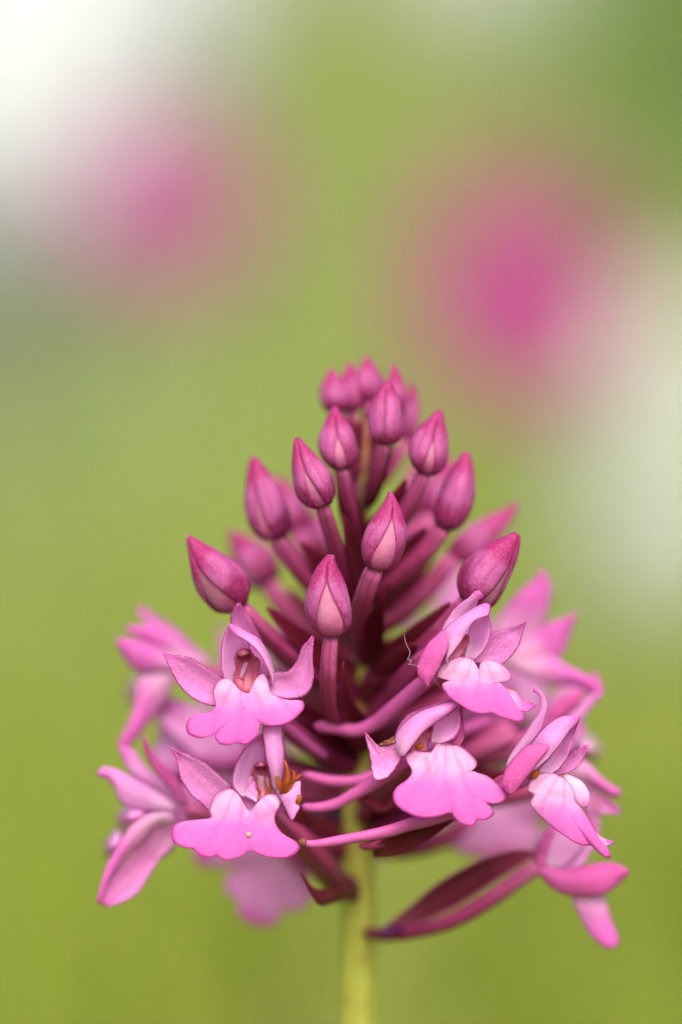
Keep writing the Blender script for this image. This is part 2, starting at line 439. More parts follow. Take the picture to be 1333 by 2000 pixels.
def sheet(name, outline, cen, mat, parent, dome=0.0, bumps=(), roll=0.0, n=84, rings=11, thick=5, slope=(0, 0), along='y', rip=2.0, base_d=None, lobes=0.0, rpow=2.0):
    """closed traced outline, filled radially. dome: depth at the centre relative to the rim;
    slope: depth per pixel in x and y; roll: rim bent back"""
    o = np.array([(p[0], p[1], p[2] if len(p) > 2 else 0.0) for p in outline], float)
    o = spline(o, n, closed=True)
    cx, cy, cd = cen
    s = seed(); r_ = np.random.default_rng(s)
    jit = np.convolve(np.pad(r_.normal(0, 0.7, n), 1, 'wrap'), [.3, .5, .3], 'valid')
    o[:, :2] += (o[:, :2] - np.array([cx, cy])) / (np.hypot(o[:, 0] - cx, o[:, 1] - cy)[:, None] + 1) * jit[:, None]
    th = np.arange(n) / n * 2 * math.pi
    wav = sum(r_.normal() * np.sin(k * th + r_.random() * 6.28) / k ** 0.5 for k in (2, 3, 4, 5, 6)) * rip
    u = (np.arange(rings + 1) / rings) ** 0.9
    u[0] = 0.004
    G = np.zeros((rings + 1, n, 3))
    Rr = np.hypot(o[:, 0] - cx, o[:, 1] - cy)
    ker = np.hanning(25); ker /= ker.sum()
    Rs = np.convolve(np.concatenate([Rr[-12:], Rr, Rr[:12]]), ker, 'valid')
    for i, r in enumerate(u):
        q = np.array([cx, cy, 0]) + (o - np.array([cx, cy, 0])) * r
        re = np.clip(r * Rr / Rs, 0, 1.25)
        dd = cd + slope[0] * (q[:, 0] - cx) + slope[1] * (q[:, 1] - cy) + dome * (1 - re ** rpow) + roll * re ** 3 + o[:, 2] * r ** 3 + wav * re ** 1.5
        for (bx, by, brx, bry, bh) in bumps:
            dd = dd + 0.72 * bh * np.exp(-((q[:, 0] - bx) / brx) ** 2 - ((q[:, 1] - by) / bry) ** 2)
        G[i, :, :2] = q[:, :2]; G[i, :, 2] = dd
    y0, y1 = o[:, 1].min(), o[:, 1].max()
    A = np.zeros_like(G)
    A[..., 0] = (G[..., 1] - y0) / (y1 - y0)
    if along == 'up':
        A[..., 0] = 1 - A[..., 0]
    if along == 'r':
        A[..., 0] = u[:, None]
    A[..., 1] = u[:, None]
    x0, x1 = o[:, 0].min(), o[:, 0].max()
    A[..., 2] = (G[..., 0] - x0) / (x1 - x0)
    if name == 'lip':
        A[..., 2] = 0.5 + np.arctan2(G[..., 0] - cx, G[..., 1] - y0 + 25) / 3.1416
    return thick_grid(name, P(G), A, mat, parent, thick, wrap=True)

def tube(name, pts, rad, mat, parent, n=26, k=12, ridge=0.0, flat=1.0):
    c = spline(pts, n)
    r = np.interp(np.linspace(0, 1, n), np.linspace(0, 1, len(rad)), rad)
    e = np.clip(np.minimum(np.arange(n), np.arange(n)[::-1]) / 1.6, 0, 1)
    r = r * np.sqrt(np.clip(1 - (1 - e) ** 2, 0.02, 1))
    t = np.gradient(c, axis=0); t /= np.linalg.norm(t, axis=1, keepdims=True) + 1e-9
    ref = np.array([0.31, 0.1, -1.0])
    s = np.cross(t, ref); s /= np.linalg.norm(s, axis=1, keepdims=True) + 1e-9
    f = np.cross(s, t)
    a = np.arange(k) / k * 2 * math.pi
    sd = seed(); wob = 1 + noise1(sd, n, 0.03)[:, None]
    rr = r[:, None] * wob * (1 + ridge * np.cos(3 * a[None, :] + np.linspace(0, 2.2, n)[:, None]))
    G = c[:, None, :] + s[:, None, :] * (rr * np.cos(a))[..., None] + f[:, None, :] * (rr * np.sin(a) * flat)[..., None]
    V = P(G).reshape(-1, 3)
    F = []
    for i in range(n - 1):
        for j in range(k):
            F.append((i * k + j, i * k + (j + 1) % k, (i + 1) * k + (j + 1) % k, (i + 1) * k + j))
    A = np.zeros((n, k, 3)); A[..., 0] = np.linspace(0, 1, n)[:, None]; A[..., 2] = np.arange(k)[None, :] / k
    F.append(tuple(range(k - 1, -1, -1))); F.append(tuple((n - 1) * k + j for j in range(k)))
    return link(name, np_mesh(name, V, F, A.reshape(-1, 3), M[mat]), parent)

def T(x0, y0, k, pts, d=0.0):
    return [(x0 + p[0] / k, y0 + p[1] / k, (p[2] if len(p) > 2 else d)) for p in pts]

def empty(name, parent=None):
    o = bpy.data.objects.new(name, None); COL.objects.link(o)
    o.empty_display_size = 0.003
    if parent is not None:
        o.parent = parent
    return o

# ------------------------------------------------------------------ the orchid
TAN = math.tan(PITCH)
def axis(py):
    """stem axis at image height py"""
    xs = np.interp(py, [640, 760, 900, 1000, 1250, 1420, 1620, 1750, 2000, 9000], [722, 718, 712, 709, 711, 702, 697, 701, 700, 700])
    return np.array([xs, py, 400 + (py - 1500) * TAN])

foot = P(np.array([700.0, 2000.0, axis(2000)[2]]))
ROOT_LOC[0] = np.array([foot[0], foot[1], 0.0])
orchid = empty('orchid')
orchid.location = Vector(ROOT_LOC[0])
orchid['label'] = 'sharp magenta pink orchid spike with opening buds on a yellow-green stem'
orchid['category'] = 'orchid'

# stem: up from the ground
ys = [2000, 1900, 1750, 1620, 1500, 1420, 1330, 1250, 1120, 1000, 930, 870, 820]
rs = [38, 38, 36, 32, 29, 26, 21, 18, 15, 13, 11, 9, 5]
top_pts = [P(axis(y)) for y in ys]
low = [top_pts[0] * np.array([1, 1, 0]) + np.array([0, 0, z]) for z in np.linspace(-0.01, top_pts[0][2] * 0.93, 7)]
allp = np.vstack([low, top_pts]); rad_m = np.array([42 * S] * 7 + [r * S for r in rs])
c_ = spline(np.column_stack([allp, rad_m]), 70)
a_ = np.arange(20) / 20 * 2 * math.pi
rr_ = c_[:, 3:4] * (1 + 0.035 * np.cos(5 * a_)[None, :])
SG = np.stack([c_[:, 0:1] + rr_ * np.cos(a_), c_[:, 1:2] + rr_ * np.sin(a_), np.repeat(c_[:, 2:3], 20, 1)], -1)
SF = [(i * 20 + j, i * 20 + (j + 1) % 20, (i + 1) * 20 + (j + 1) % 20, (i + 1) * 20 + j) for i in range(69) for j in range(20)]
SF.append(tuple(69 * 20 + j for j in range(20)))
SA = np.zeros((70, 20, 3)); SA[..., 0] = np.linspace(0, 1, 70)[:, None]; SA[..., 2] = np.arange(20)[None, :] / 20
link('stem', np_mesh('stem', SG.reshape(-1, 3), SF, SA.reshape(-1, 3), M['stem']), orchid)

# two clasping stem leaves, low on the stem
for k, (z0, azl, ln) in enumerate(((0.05, 0.6, 0.11), (0.09, 3.5, 0.10), (0.02, 2.2, 0.12))):
    n_, m_ = 22, 9
    u = np.linspace(0, 1, n_); v = np.linspace(-1, 1, m_)
    out = np.array([math.cos(azl), math.sin(azl), 0]); sd_ = np.array([-math.sin(azl), math.cos(azl), 0])
    cc = out[None] * (0.0012 + 0.55 * ln * u ** 1.6)[:, None] + np.array([0, 0, 1.0])[None] * (z0 + ln * (0.95 * u - 0.35 * u ** 3))[:, None]
    wl = 0.008 * np.sin(math.pi * (0.12 + 0.88 * u)) ** 0.8 + 0.0004
    LG = cc[:, None, :] + sd_ * (wl[:, None] * v)[..., None] + out * (-(0.4 * wl)[:, None] * v ** 2)[..., None] + np.array([0, 0, 1]) * ((0.35 * wl)[:, None] * v ** 2)[..., None]
    LA = np.zeros((n_, m_, 3)); LA[..., 0] = u[:, None]; LA[..., 1] = np.abs(v); LA[..., 2] = (v + 1) / 2
    thick_grid('leaf', LG, LA, 'bgstem', orchid, 8)

UPV = np.array([0, -1.0, 0])
def stalk(parent, flower_pt, stem_py, r=(13, 15, 17), bract=True, sag=0.25, blen=0.8, bw=19, boff=1.1, side=0.0, name='ovary', dark='bract', ctrl=None, bdir=None):
    """ovary from the stem axis to the back of a flower, with the maroon bract lying along its upper side"""
    e = np.asarray(flower_pt, float)
    a = axis(stem_py)
    r = [x * q for x, q in zip(r, (1.35, 1.3, 1.12))]; bw = bw * 1.25
    out = e - a
    hor = out.copy(); hor[1] = 0
    ln = np.linalg.norm(out)
    s0 = a + hor / (np.linalg.norm(hor) + 1e-6) * np.interp(stem_py, [770, 1000, 1250, 1620, 2000], [5, 10, 15, 28, 34]) * 0.7
    if ctrl is None:
        m1 = s0 + out * 0.33 + np.array([0, -1, 0]) * (-sag) * ln * 0.33
        m2 = s0 + out * 0.68 + np.array([0, -1, 0]) * (-sag) * ln * 0.26
        pts = [s0, m1, m2, e]
    else:
        pts = [s0] + [np.asarray(q, float) for q in ctrl] + [e]
    tube(name, pts, r, 'ovary', parent, ridge=0.13, k=18)
    if bract:
        c = spline(pts, 40)[: int(40 * blen)]
        t = np.gradient(c, axis=0); t /= np.linalg.norm(t, axis=1, keepdims=True)
        bd = UPV + np.array([0, 0, 0.0]) if bdir is None else np.asarray(bdir, float)
        nrm = bd - t * (t @ bd)[:, None]
        nrm /= np.linalg.norm(nrm, axis=1, keepdims=True) + 1e-6
        sdv = np.cross(t, nrm)
        rr = np.interp(np.linspace(0, blen, len(c)), np.linspace(0, 1, len(r)), r)
        c2 = c + nrm * (rr * 0.55 + bw * 0.6)[:, None] + sdv * side
        u = np.linspace(0, 1, len(c))
        c2 = c2 + nrm * (8 * u ** 3)[:, None]
        w = bw * np.sin(math.pi * (0.2 + 0.8 * u)) ** 0.7 + 0.6
        fv = -nrm
        wdir = sdv * 0.55 + nrm * 0.83
        ribbon_any('bract', c2, wdir, np.cross(wdir, t), w, dark, parent, 0.4, m=9, thick=4)
        c3 = c - nrm * (rr * 0.3)[:, None] + sdv * (np.sign(sdv[:, 2:3]) + 0.01) * (rr * 1.05)[:, None]
        ribbon_any('bract', c3, nrm, sdv, w * 0.55, dark, parent, 0.3, m=7, thick=4)
    return pts

def bud(base, tip, hw, d, turn=0.0, stem_py=None, tip_d=None, bend=0.0, fat=1.0, gap=46, seam=0.66, pale=True, ov_r=(11, 12, 14), sag=0.25, ctrl=None, bw=18, bdir=None, bract=True, blen=0.85):
    """closed bud: pale inner petals wrapped by two magenta sepals that part in a wedge on the side given by turn (degrees from the camera)"""
    p = empty('bud', orchid)
    hw = hw * (0.95 if hw > 35 else 0.88)
    br = np.random.default_rng(int(base[0] * 7 + base[1]))
    bend = bend + br.uniform(-0.16, 0.16); k1, k2, k3 = br.uniform(0.02, 0.06), br.uniform(0, 6.28), br.uniform(0.015, 0.05)
    pw = br.uniform(0.85, 1.15); gap = gap * br.uniform(0.75, 1.1)
    b = np.array([base[0], base[1], d], float)
    t = np.array([tip[0], tip[1], d if tip_d is None else tip_d], float)
    ax = t - b; L_ = np.linalg.norm(ax); ax /= L_
    f0 = np.array([0, 0, -1.0]); f0 -= ax * (f0 @ ax); f0 /= np.linalg.norm(f0)
    s0 = np.cross(ax, f0)
    n, k = 26, 20
    u = np.linspace(0, 1, n)
    prof = np.interp(u, [0, .04, .1, .2, .32, .45, .58, .7, .8, .88, .94, 1], [.36, .62, .82, .96, 1.0, .95, .83, .66, .48, .33, .22, .10])
    prof = np.convolve(np.pad(prof, 1, 'edge'), [.25, .5, .25], 'valid') ** pw
    hook = np.clip((u - 0.82) / 0.18, 0, 1) ** 2 * br.uniform(-0.12, 0.12)
    cen = b + ax * (L_ * u)[:, None] + s0 * ((bend * np.sin(math.pi * u * 0.9) + hook) * hw)[:, None] + f0 * (br.uniform(-0.1, 0.1) * np.sin(math.pi * u) * hw)[:, None]
    tr = math.radians(turn)
    def shell(a0, a1, off, nm, mat, kk=k, grow=1.0, lift=0.0):
        v = np.linspace(0, 1, kk)
        ang = a0[:, None] * (1 - v) + a1[:, None] * v
        fi = np.abs((ang + math.pi) % (2 * math.pi) - math.pi)
        groove = 1 - 0.13 * np.exp(-(fi / 0.20) ** 2) * np.clip((u[:, None] - seam + 0.12) / 0.2, 0, 1)
        keel = 1 + 0.035 * np.cos(3 * (ang - math.pi))
        lipb = 1 + lift * np.exp(-((v - 0.0) / 0.1) ** 2) + lift * np.exp(-((v - 1) / 0.1) ** 2)
        r = hw * fat * prof[:, None] * off * groove * keel * lipb * (1 + k1 * np.sin(4 * u[:, None] + 2 * ang + k2) + k3 * np.sin(9 * u[:, None] - 3 * ang + 2 * k2) + 0.012 * np.sin(14 * ang + 6 * u[:, None]))
        a = ang + tr
        G = cen[:, None, :] + f0 * (r * np.cos(a))[..., None] + s0 * (r * np.sin(a))[..., None]
        A = np.zeros((n, kk, 3)); A[..., 0] = u[:, None]; A[..., 1] = np.abs(2 * v - 1)[None, :] ** 1.5; A[..., 2] = v
        A[..., 1] = np.maximum(A[..., 1], np.clip((u - .9) / .1, 0, 1)[:, None])
        return thick_grid(nm, P(G), A, mat, p, 3.0)
    full0 = np.full(n, -math.pi); full1 = np.full(n, math.pi)
    shell(full0, full1 - 0.01, 0.90, 'inner_petal', 'bud_inner', 28)
    g = np.radians(gap) * np.clip((seam - u) / seam, 0, 1) ** 0.75 + 0.015
    if not pale:
        g = np.full(n, 0.015)
    shell(g, np.full(n, math.pi * 0.86), 0.99, 'sepal', 'bud', lift=0.02)
    shell(-g - 0.02, np.full(n, -math.pi * 0.86), 1.0, 'sepal', 'bud', lift=0.03)
    shell(np.full(n, math.pi * 0.78), np.full(n, math.pi * 1.22), 1.045, 'sepal', 'bud', 12)
    if stem_py is not None:
        e = b + ax * (L_ * 0.05)
        stalk(p, e, stem_py, r=ov_r, sag=sag, ctrl=ctrl, bw=bw, bdir=bdir, bract=bract, blen=blen)
    return p

# --- buds: base, tip, half width, depth
bud((650, 1241), (643, 1085), 48, 5, turn=0, stem_py=1470, ctrl=[(690, 1440, 300), (648, 1385, 150), (643, 1320, 50)], ov_r=(13, 13, 14), tip_d=-20, bdir=(0.9, 0, 0.5))
bud((735, 1112), (766, 962), 43, 40, turn=14, stem_py=1290, ctrl=[(704, 1210, 200), (716, 1160, 100)], ov_r=(13, 14, 17), bdir=(0.5, 0.5, 0.8))
bud((468, 1186), (366, 1050), 50, 130, turn=-42, stem_py=1360, ov_r=(16, 17, 17), sag=0.12, bw=24, bdir=(0.6, -1, 0), tip_d=110)
bud((528, 1142), (452, 1036), 42, 520, turn=-60, stem_py=1290, tip_d=560, ov_r=(16, 17, 16))
bud((540, 1052), (494, 893), 43, 230, turn=-28, gap=20, seam=0.5, stem_py=1230, ov_r=(14, 15, 15), sag=0.1, bw=22, bdir=(0.9, -0.3, 0.2))
bud((582, 1042), (540, 935), 36, 560, turn=-90, stem_py=1180, tip_d=600, ov_r=(14, 16, 16))
bud((633, 988), (581, 854), 39, 85, turn=-12, gap=20, seam=0.5, stem_py=1180, ov_r=(13, 13, 13), sag=0.12, bw=20, bdir=(1, -0.1, 0.3))
bud((668, 915), (653, 794), 38, 150, turn=4, stem_py=1060, ov_r=(10, 11, 12), seam=0.5, gap=22)
bud((752, 866), (757, 745), 37, 140, turn=-4, stem_py=985, ov_r=(9, 11, 13), pale=False, bw=15)
bud((832, 925), (861, 802), 40, 140, turn=10, stem_py=1080, ov_r=(10, 13, 13), seam=0.5, gap=22, bdir=(-0.8, -0.3, 0.3))
bud((872, 1032), (913, 884), 37, 185, turn=70, stem_py=1170, ov_r=(12, 16, 16), pale=False, sag=0.15, bdir=(-0.6, -0.6, 0.3))
bud((842, 1010), (880, 893), 34, 470, turn=120, stem_py=1150, tip_d=500, ov_r=(12, 15, 15), bract=False)
bud((882, 1092), (1014, 984), 33, 420, turn=120, stem_py=1230, tip_d=470, ov_r=(15, 16, 18), sag=0.2)
bud((918, 1178), (1016, 1046), 50, 70, turn=52, stem_py=1330, ov_r=(16, 19, 20), sag=0.22, bw=24, gap=30, seam=0.72, bdir=(-0.3, -1, 0.4))
bud((662, 806), (648, 720), 33, 300, turn=-30, stem_py=930, ov_r=(8, 9, 10), pale=False, bw=12)
bud((688, 806), (687, 709), 28, 330, turn=0, stem_py=900, ov_r=(8, 9, 10), pale=False, bw=12)
bud((722, 784), (717, 697), 28, 330, turn=10, stem_py=880, ov_r=(8, 9, 10), pale=False, bw=12)
bud((770, 822), (768, 713), 24, 300, turn=20, stem_py=920, ov_r=(8, 9, 10), pale=False, bw=12)
bud((796, 866), (803, 750), 20, 420, turn=60, stem_py=960, ov_r=(8, 9, 10), pale=False, bw=12)
bud((742, 812), (738, 730), 24, 390, turn=180, stem_py=880, ov_r=(8, 9, 10), pale=False, bw=12)
# on the far side of the spike
bud((690, 960), (670, 830), 36, 520, turn=170, stem_py=1080, tip_d=560)
bud((800, 1020), (815, 900), 36, 640, turn=160, stem_py=1160, tip_d=700)
bud((640, 1120), (610, 1000), 40, 720, turn=190, stem_py=1260, tip_d=790)
bud((770, 1150), (790, 1030), 42, 760, turn=175, stem_py=1290, tip_d=830)

# --- open flowers -----------------------------------------------------------------------------------
def flower_one(parent, stem=True):
    """the front-facing flower; also the pattern for those on the far side"""
    A = lambda pts, d=0.0: T(300, 1160, 3.92, pts, d)
    # dorsal sepal behind the hood
    ribbon('sepal', A([(740, 640, 60), (725, 480, 62), (670, 330, 44), (600, 225, 20), (606, 150, 8), (655, 72, -4)]),
           A([(880, 640, 60), (880, 500, 62), (828, 370, 52), (775, 250, 34), (705, 130, 16), (664, 72, -4)]), 'sepal', parent, bulge=14)
    # hood petals
    ribbon('petal', A([(560, 690, 10), (530, 600, 4), (514, 490, 0), (518, 400, 0), (540, 310, 2), (585, 232, 4)]),
           A([(640, 700, 48), (700, 600, 52), (740, 480, 52), (735, 390, 46), (690, 320, 34), (596, 228, 6)]), 'petal', parent, bulge=18, rip=1.5)
    ribbon('petal', A([(900, 700, 8), (905, 660, 2), (872, 560, -8), (800, 440, -14), (690, 345, -14), (600, 290, -10), (576, 240, -8)]),
           A([(915, 690, 46), (922, 610, 46), (880, 470, 42), (812, 350, 32), (715, 285, 18), (640, 250, 0), (590, 228, -6)]), 'petal', parent, bulge=-10, rip=1.5)
    # lateral sepals
    ribbon('sepal', A([(560, 720, 30), (530, 640, 24), (430, 578, 16), (330, 508, 8), (240, 480, 0), (140, 468, -6), (65, 438, -10)]),
           A([(560, 830, 34), (460, 862, 30), (330, 820, 20), (240, 750, 10), (170, 655, 0), (118, 545, -8), (70, 448, -10)]), 'sepal', parent, bulge=16)
    ribbon('sepal', A([(860, 690, 30), (920, 602, 26), (1015, 597, 14), (1095, 520, 0), (1140, 412, -12), (1180, 370, -16), (1222, 325, -20)]),
           A([(870, 760, 34), (945, 785, 32), (1060, 806, 18), (1180, 762, -4), (1222, 650, -14), (1216, 480, -18), (1228, 335, -20)]), 'sepal', parent, bulge=16)
    # column and throat
    sheet('column', A([(625, 690), (615, 640), (632, 560), (626, 490), (650, 440), (690, 420), (735, 430), (775, 480), (815, 510), (810, 580), (800, 650), (770, 720), (720, 755), (660, 730)]),
          (300 + 715 / 3.92, 1160 + 590 / 3.92, 34), 'column', parent, dome=26, along='up', rip=1.0)
    sheet('anther', A([(640, 470), (655, 435), (690, 421), (728, 430), (735, 460), (700, 470), (665, 480)]), (300 + 690 / 3.92, 1160 + 450 / 3.92, 30), 'column', parent, dome=-4, along='r', rip=0.3, n=40, rings=6)
    tube('stigma', A([(655, 650, 24), (668, 640, 20), (690, 665, 22)]), [2.0, 3.0, 2.0], 'column', parent, n=10, k=8)
    # lip, with the two pale guiding ridges rising from its base
    ax_ = lambda X, Y: (300 + X / 3.92, 1160 + Y / 3.92)
    sheet('lip', A([(452, 775), (455, 735), (478, 685), (540, 642), (600, 672), (660, 735), (720, 762), (755, 735), (785, 655), (842, 606), (872, 650), (892, 735), (905, 755), (960, 795, 2), (1050, 815, 4), (1138, 820, 8), (1152, 872, 8), (1090, 952, 4), (1000, 1000, 2), (900, 1012, 2), (820, 1004, 8), (815, 1040, 4), (785, 1098, 2),
                    (710, 1156, 0), (640, 1140, -2), (570, 1162, 0), (500, 1148, 2), (470, 1100, 2), (492, 1048, 6), (430, 1090, 2), (350, 1106, 4), (268, 1078, 8), (248, 1020, 8), (265, 965, 6), (320, 930, 4), (405, 922, 2), (470, 868, 0), (468, 825)]),
          (*ax_(695, 880), -14), 'lip', parent, dome=-3, roll=1, slope=(0.02, -0.5), rip=2.0, n=130, rings=14,
          bumps=((*ax_(550, 730), 22, 20, -15), (*ax_(835, 710), 15, 24, -15), (*ax_(690, 950), 14, 34, -5), (*ax_(700, 760), 12, 16, 9)))

f = empty('flower', orchid)
flower_one(f)
stalk(f, (482, 1345, 48), 1500, ctrl=[(640, 1470, 300), (540, 1400, 110)], r=(17, 18, 17), bw=24, bdir=(0.6, -0.6, 0.4))
tube('spur', [(486, 1352, 40), (505, 1385, 60), (560, 1420, 120), (610, 1460, 190), (640, 1480, 240)], [10, 11, 11, 10, 8], 'spur', f)

# second flower, below it
f = empty('flower', orchid)
Bq = lambda pts, d=0.0: T(300, 1420, 3.92, pts, d)
ribbon('sepal', Bq([(590, 500, 34), (600, 458, 28), (520, 388, 18), (430, 308, 8), (330, 240, 0), (215, 196, -6), (122, 148, -12)]),
       Bq([(520, 640, 40), (420, 640, 34), (375, 596, 26), (280, 508, 12), (210, 395, 2), (175, 245, -6), (128, 158, -12)]), 'sepal', f, bulge=14)
ribbon('petal', Bq([(680, 540, 14), (650, 505, 8), (610, 445, 2), (616, 350, 0), (660, 232, 0), (722, 140, 4), (820, 60, 10)]),
       Bq([(760, 520, 52), (800, 420, 56), (850, 300, 52), (860, 200, 44), (845, 130, 34), (838, 90, 22), (830, 55, 12)]), 'petal', f, bulge=14)
ribbon('petal', Bq([(925, 470, 24), (900, 370, 6), (862, 240, -2), (850, 130, 0), (832, 40, 6), (840, -40, 14)]),
       Bq([(955, 500, 30), (990, 360, 14), (998, 240, 10), (988, 120, 10), (972, -10, 14), (930, -60, 18)]), 'petal', f, bulge=-14)
ribbon('sepal', Bq([(860, 500, 70), (850, 300, 72), (840, 130, 60), (840, 20, 40), (880, -60, 24)]),
       Bq([(960, 480, 60), (1000, 300, 62), (1000, 120, 52), (980, 0, 40), (890, -62, 24)]), 'sepal', f, bulge=10)
sheet('column', Bq([(800, 560), (765, 480), (770, 400), (758, 340), (780, 290), (820, 268), (865, 285), (895, 340), (905, 420), (925, 470), (905, 530)]), (300 + 835 / 3.92, 1420 + 420 / 3.92, 34), 'column', f, dome=16, along='up', rip=1)
sheet('anther', Bq([(775, 305), (800, 276), (835, 268), (868, 288), (850, 305), (810, 298)]), (300 + 822 / 3.92, 1420 + 289 / 3.92, 27), 'column', f, dome=-8, along='r', rip=0.3, n=40, rings=6)
for q in ([(800, 380), (795, 440), (815, 500), (810, 530)], [(860, 360), (852, 420), (870, 470), (850, 520)], [(905, 440), (890, 490), (900, 520)]):
    tube('withered_streak', Bq([(a, b, 31) for a, b in q]), [1.2, 2.0, 2.2, 1.2], 'orange', f, n=12, k=6)
ribbon('petal', Bq([(690, 520, 28), (740, 430, 26), (765, 400, 28)]), Bq([(790, 580, 20), (800, 520, 24), (790, 450, 28)]), 'petal', f, bulge=2, n=12)
bx_ = lambda X, Y: (300 + X / 3.92, 1420 + Y / 3.92)
sheet('lip', Bq([(428, 640), (440, 580), (468, 530), (560, 468), (635, 500), (690, 585), (725, 640), (755, 640), (790, 590), (868, 522), (945, 530), (972, 590), (945, 640), (930, 690), (940, 750), (978, 805, 3), (1040, 850, 6), (1100, 888, 10), (1122, 935, 10), (1085, 975, 6), (1000, 1008, 4), (900, 1002, 2), (800, 972, 2), (745, 950, 4), (715, 962, 3), (640, 1012, 0), (550, 1022, 0), (485, 990, 3), (420, 1002, 0), (345, 978, 0), (300, 936, 4), (220, 922, 6), (150, 880, 10), (134, 810, 10), (165, 748, 8), (270, 720, 4), (420, 703, 2), (445, 680)]),
      (*bx_(690, 770), -26), 'lip', f, dome=-3, roll=1, slope=(0.03, -0.52), rip=2.0, n=130, rings=14,
      bumps=((*bx_(560, 575), 24, 24, -16), (*bx_(875, 600), 20, 22, -16), (*bx_(690, 880), 16, 34, -4), (*bx_(720, 650), 12, 18, 9)))
sheet('throat', [(450, 1560), (462, 1525), (500, 1512), (545, 1525), (556, 1560), (530, 1600), (485, 1605)], (505, 1560, 42), 'petal', f, dome=6, rip=1, n=48, rings=7)
# withered right sepal with an orange, chewed upper edge
sw = ribbon('sepal', Bq([(940, 480, 20), (975, 560, 16), (1010, 640, 8), (1058, 715, 0)]), Bq([(1130, 410, 14), (1128, 520, 10), (1115, 620, 4), (1066, 716, 0)]), 'petal', f, bulge=-8, rip=2)
for q, hw_ in (([(985, 510, 8), (965, 440, 2), (945, 390, -2), (940, 345, -4)], [6, 8, 5, 0.8]),
               ([(990, 505, 8), (1012, 430, 0), (1028, 360, -4), (1018, 300, -8), (998, 238, -8)], [8, 9, 6, 4, 0.8]),
               ([(1005, 490, 6), (1050, 430, 0), (1095, 385, -4), (1135, 368, 0)], [8, 8, 5, 2]),
               ([(1040, 450, 4), (1070, 400, -6), (1078, 350, -8), (1060, 330, -10)], [6, 5, 3, 0.6])):
    strip('withered_tip', Bq(q), [w_ * 0.75 for w_ in hw_], 'orange', f, facing=(0.3, 0.2, -1), bulge=0.6, thick=3)
strip('withered_tip', Bq([(1098, 600, 4), (1110, 570, -2), (1122, 540, -4), (1100, 522, -2)], 0), [2, 5, 4, 0.8], 'orange', f, bulge=0.5, thick=3)
stalk(f, (500, 1560, 50), 1745, ctrl=[(655, 1722, 330), (600, 1650, 170)], r=(18, 20, 18), bract=False)
ribbon('bract', [(700, 1742, 368), (660, 1690, 300), (622, 1640, 200), (596, 1585, 110), (580, 1560, 80)], [(655, 1742, 340), (625, 1715, 270), (588, 1655, 170), (566, 1600, 90), (560, 1570, 70)], 'bract', f, bulge=10, thick=5)
ribbon('bract', [(706, 1738, 365), (680, 1730, 300), (650, 1735, 220), (615, 1735, 130), (588, 1705, 90)], [(700, 1745, 360), (672, 1757, 280), (645, 1768, 200), (619, 1766, 130), (586, 1704, 90)], 'bract', f, bulge=-8)

# third flower, right of the stem
f = empty('flower', orchid)
Cq = lambda pts, d=0.0: T(690, 1340, 4.166, pts, d)
sheet('sepal', Cq([(95, 388, 4), (120, 400), (150, 430), (178, 465), (222, 492), (300, 480), (345, 455), (400, 540, 10), (385, 600, 10), (330, 690), (290, 735), (235, 762), (168, 755), (150, 650), (130, 530)]),
      (690 + 235 / 4.166, 1340 + 610 / 4.166, 14), 'sepal', f, dome=8, rip=2, along='up')
sheet('withered_edge', Cq([(200, 488), (240, 455), (300, 430), (350, 408), (358, 430), (345, 465), (290, 482), (230, 498)]), (690 + 285 / 4.166, 1340 + 460 / 4.166, 16), 'brown', f, dome=-4, rip=2.5, n=48, rings=6)
ribbon('sepal', Cq([(360, 540, 50), (340, 420, 50), (430, 258, 40), (560, 185, 30), (700, 135, 18), (830, 100, 8), (882, 92, 4)]),
       Cq([(600, 520, 70), (640, 420, 70), (700, 320, 60), (760, 260, 44), (800, 200, 30), (840, 150, 16), (886, 100, 4)]), 'sepal', f, bulge=12)
ribbon('petal', Cq([(385, 572, 16), (345, 480, 20), (358, 375, 22), (452, 268, 16), (560, 205, 10), (700, 158, 4), (830, 118, -2), (880, 96, -4)]),
       Cq([(420, 560, -6), (470, 500, -12), (545, 405, -14), (640, 318, -14), (720, 258, -12), (800, 206, -8), (855, 160, -6), (888, 104, -4)]), 'petal', f, bulge=-16)
ribbon('petal', Cq([(640, 460, 34), (640, 400, 40), (655, 320, 42), (720, 260, 34), (800, 205, 20), (860, 160, 6), (884, 110, -2)]),
       Cq([(710, 470, 14), (800, 440, 6), (858, 370, 2), (872, 295, 0), (866, 220, -2), (872, 170, -4), (888, 110, -4)]), 'petal', f, bulge=16)
ribbon('sepal', Cq([(800, 470, 20), (850, 420, 14), (872, 320, 12), (872, 220, 8), (880, 120, 0)]), Cq([(870, 500, 30), (905, 430, 22), (905, 350, 18), (888, 240, 10), (890, 120, 0)]), 'sepal_dark', f, bulge=8)
sheet('column', Cq([(470, 540), (500, 460), (550, 400), (640, 318), (655, 340), (640, 400), (600, 450), (600, 520), (540, 540)]), (690 + 575 / 4.166, 1340 + 440 / 4.166, 26), 'column', f, dome=8, along='up', rip=1, n=56)
sheet('withered_streak', Cq([(508, 490), (530, 468), (562, 468), (572, 492), (552, 512), (520, 510)]), (690 + 545 / 4.166, 1340 + 490 / 4.166, 17), 'orange', f, dome=-3, rip=1, n=32, rings=5)
cx_ = lambda X, Y: (690 + X / 4.166, 1340 + Y / 4.166)
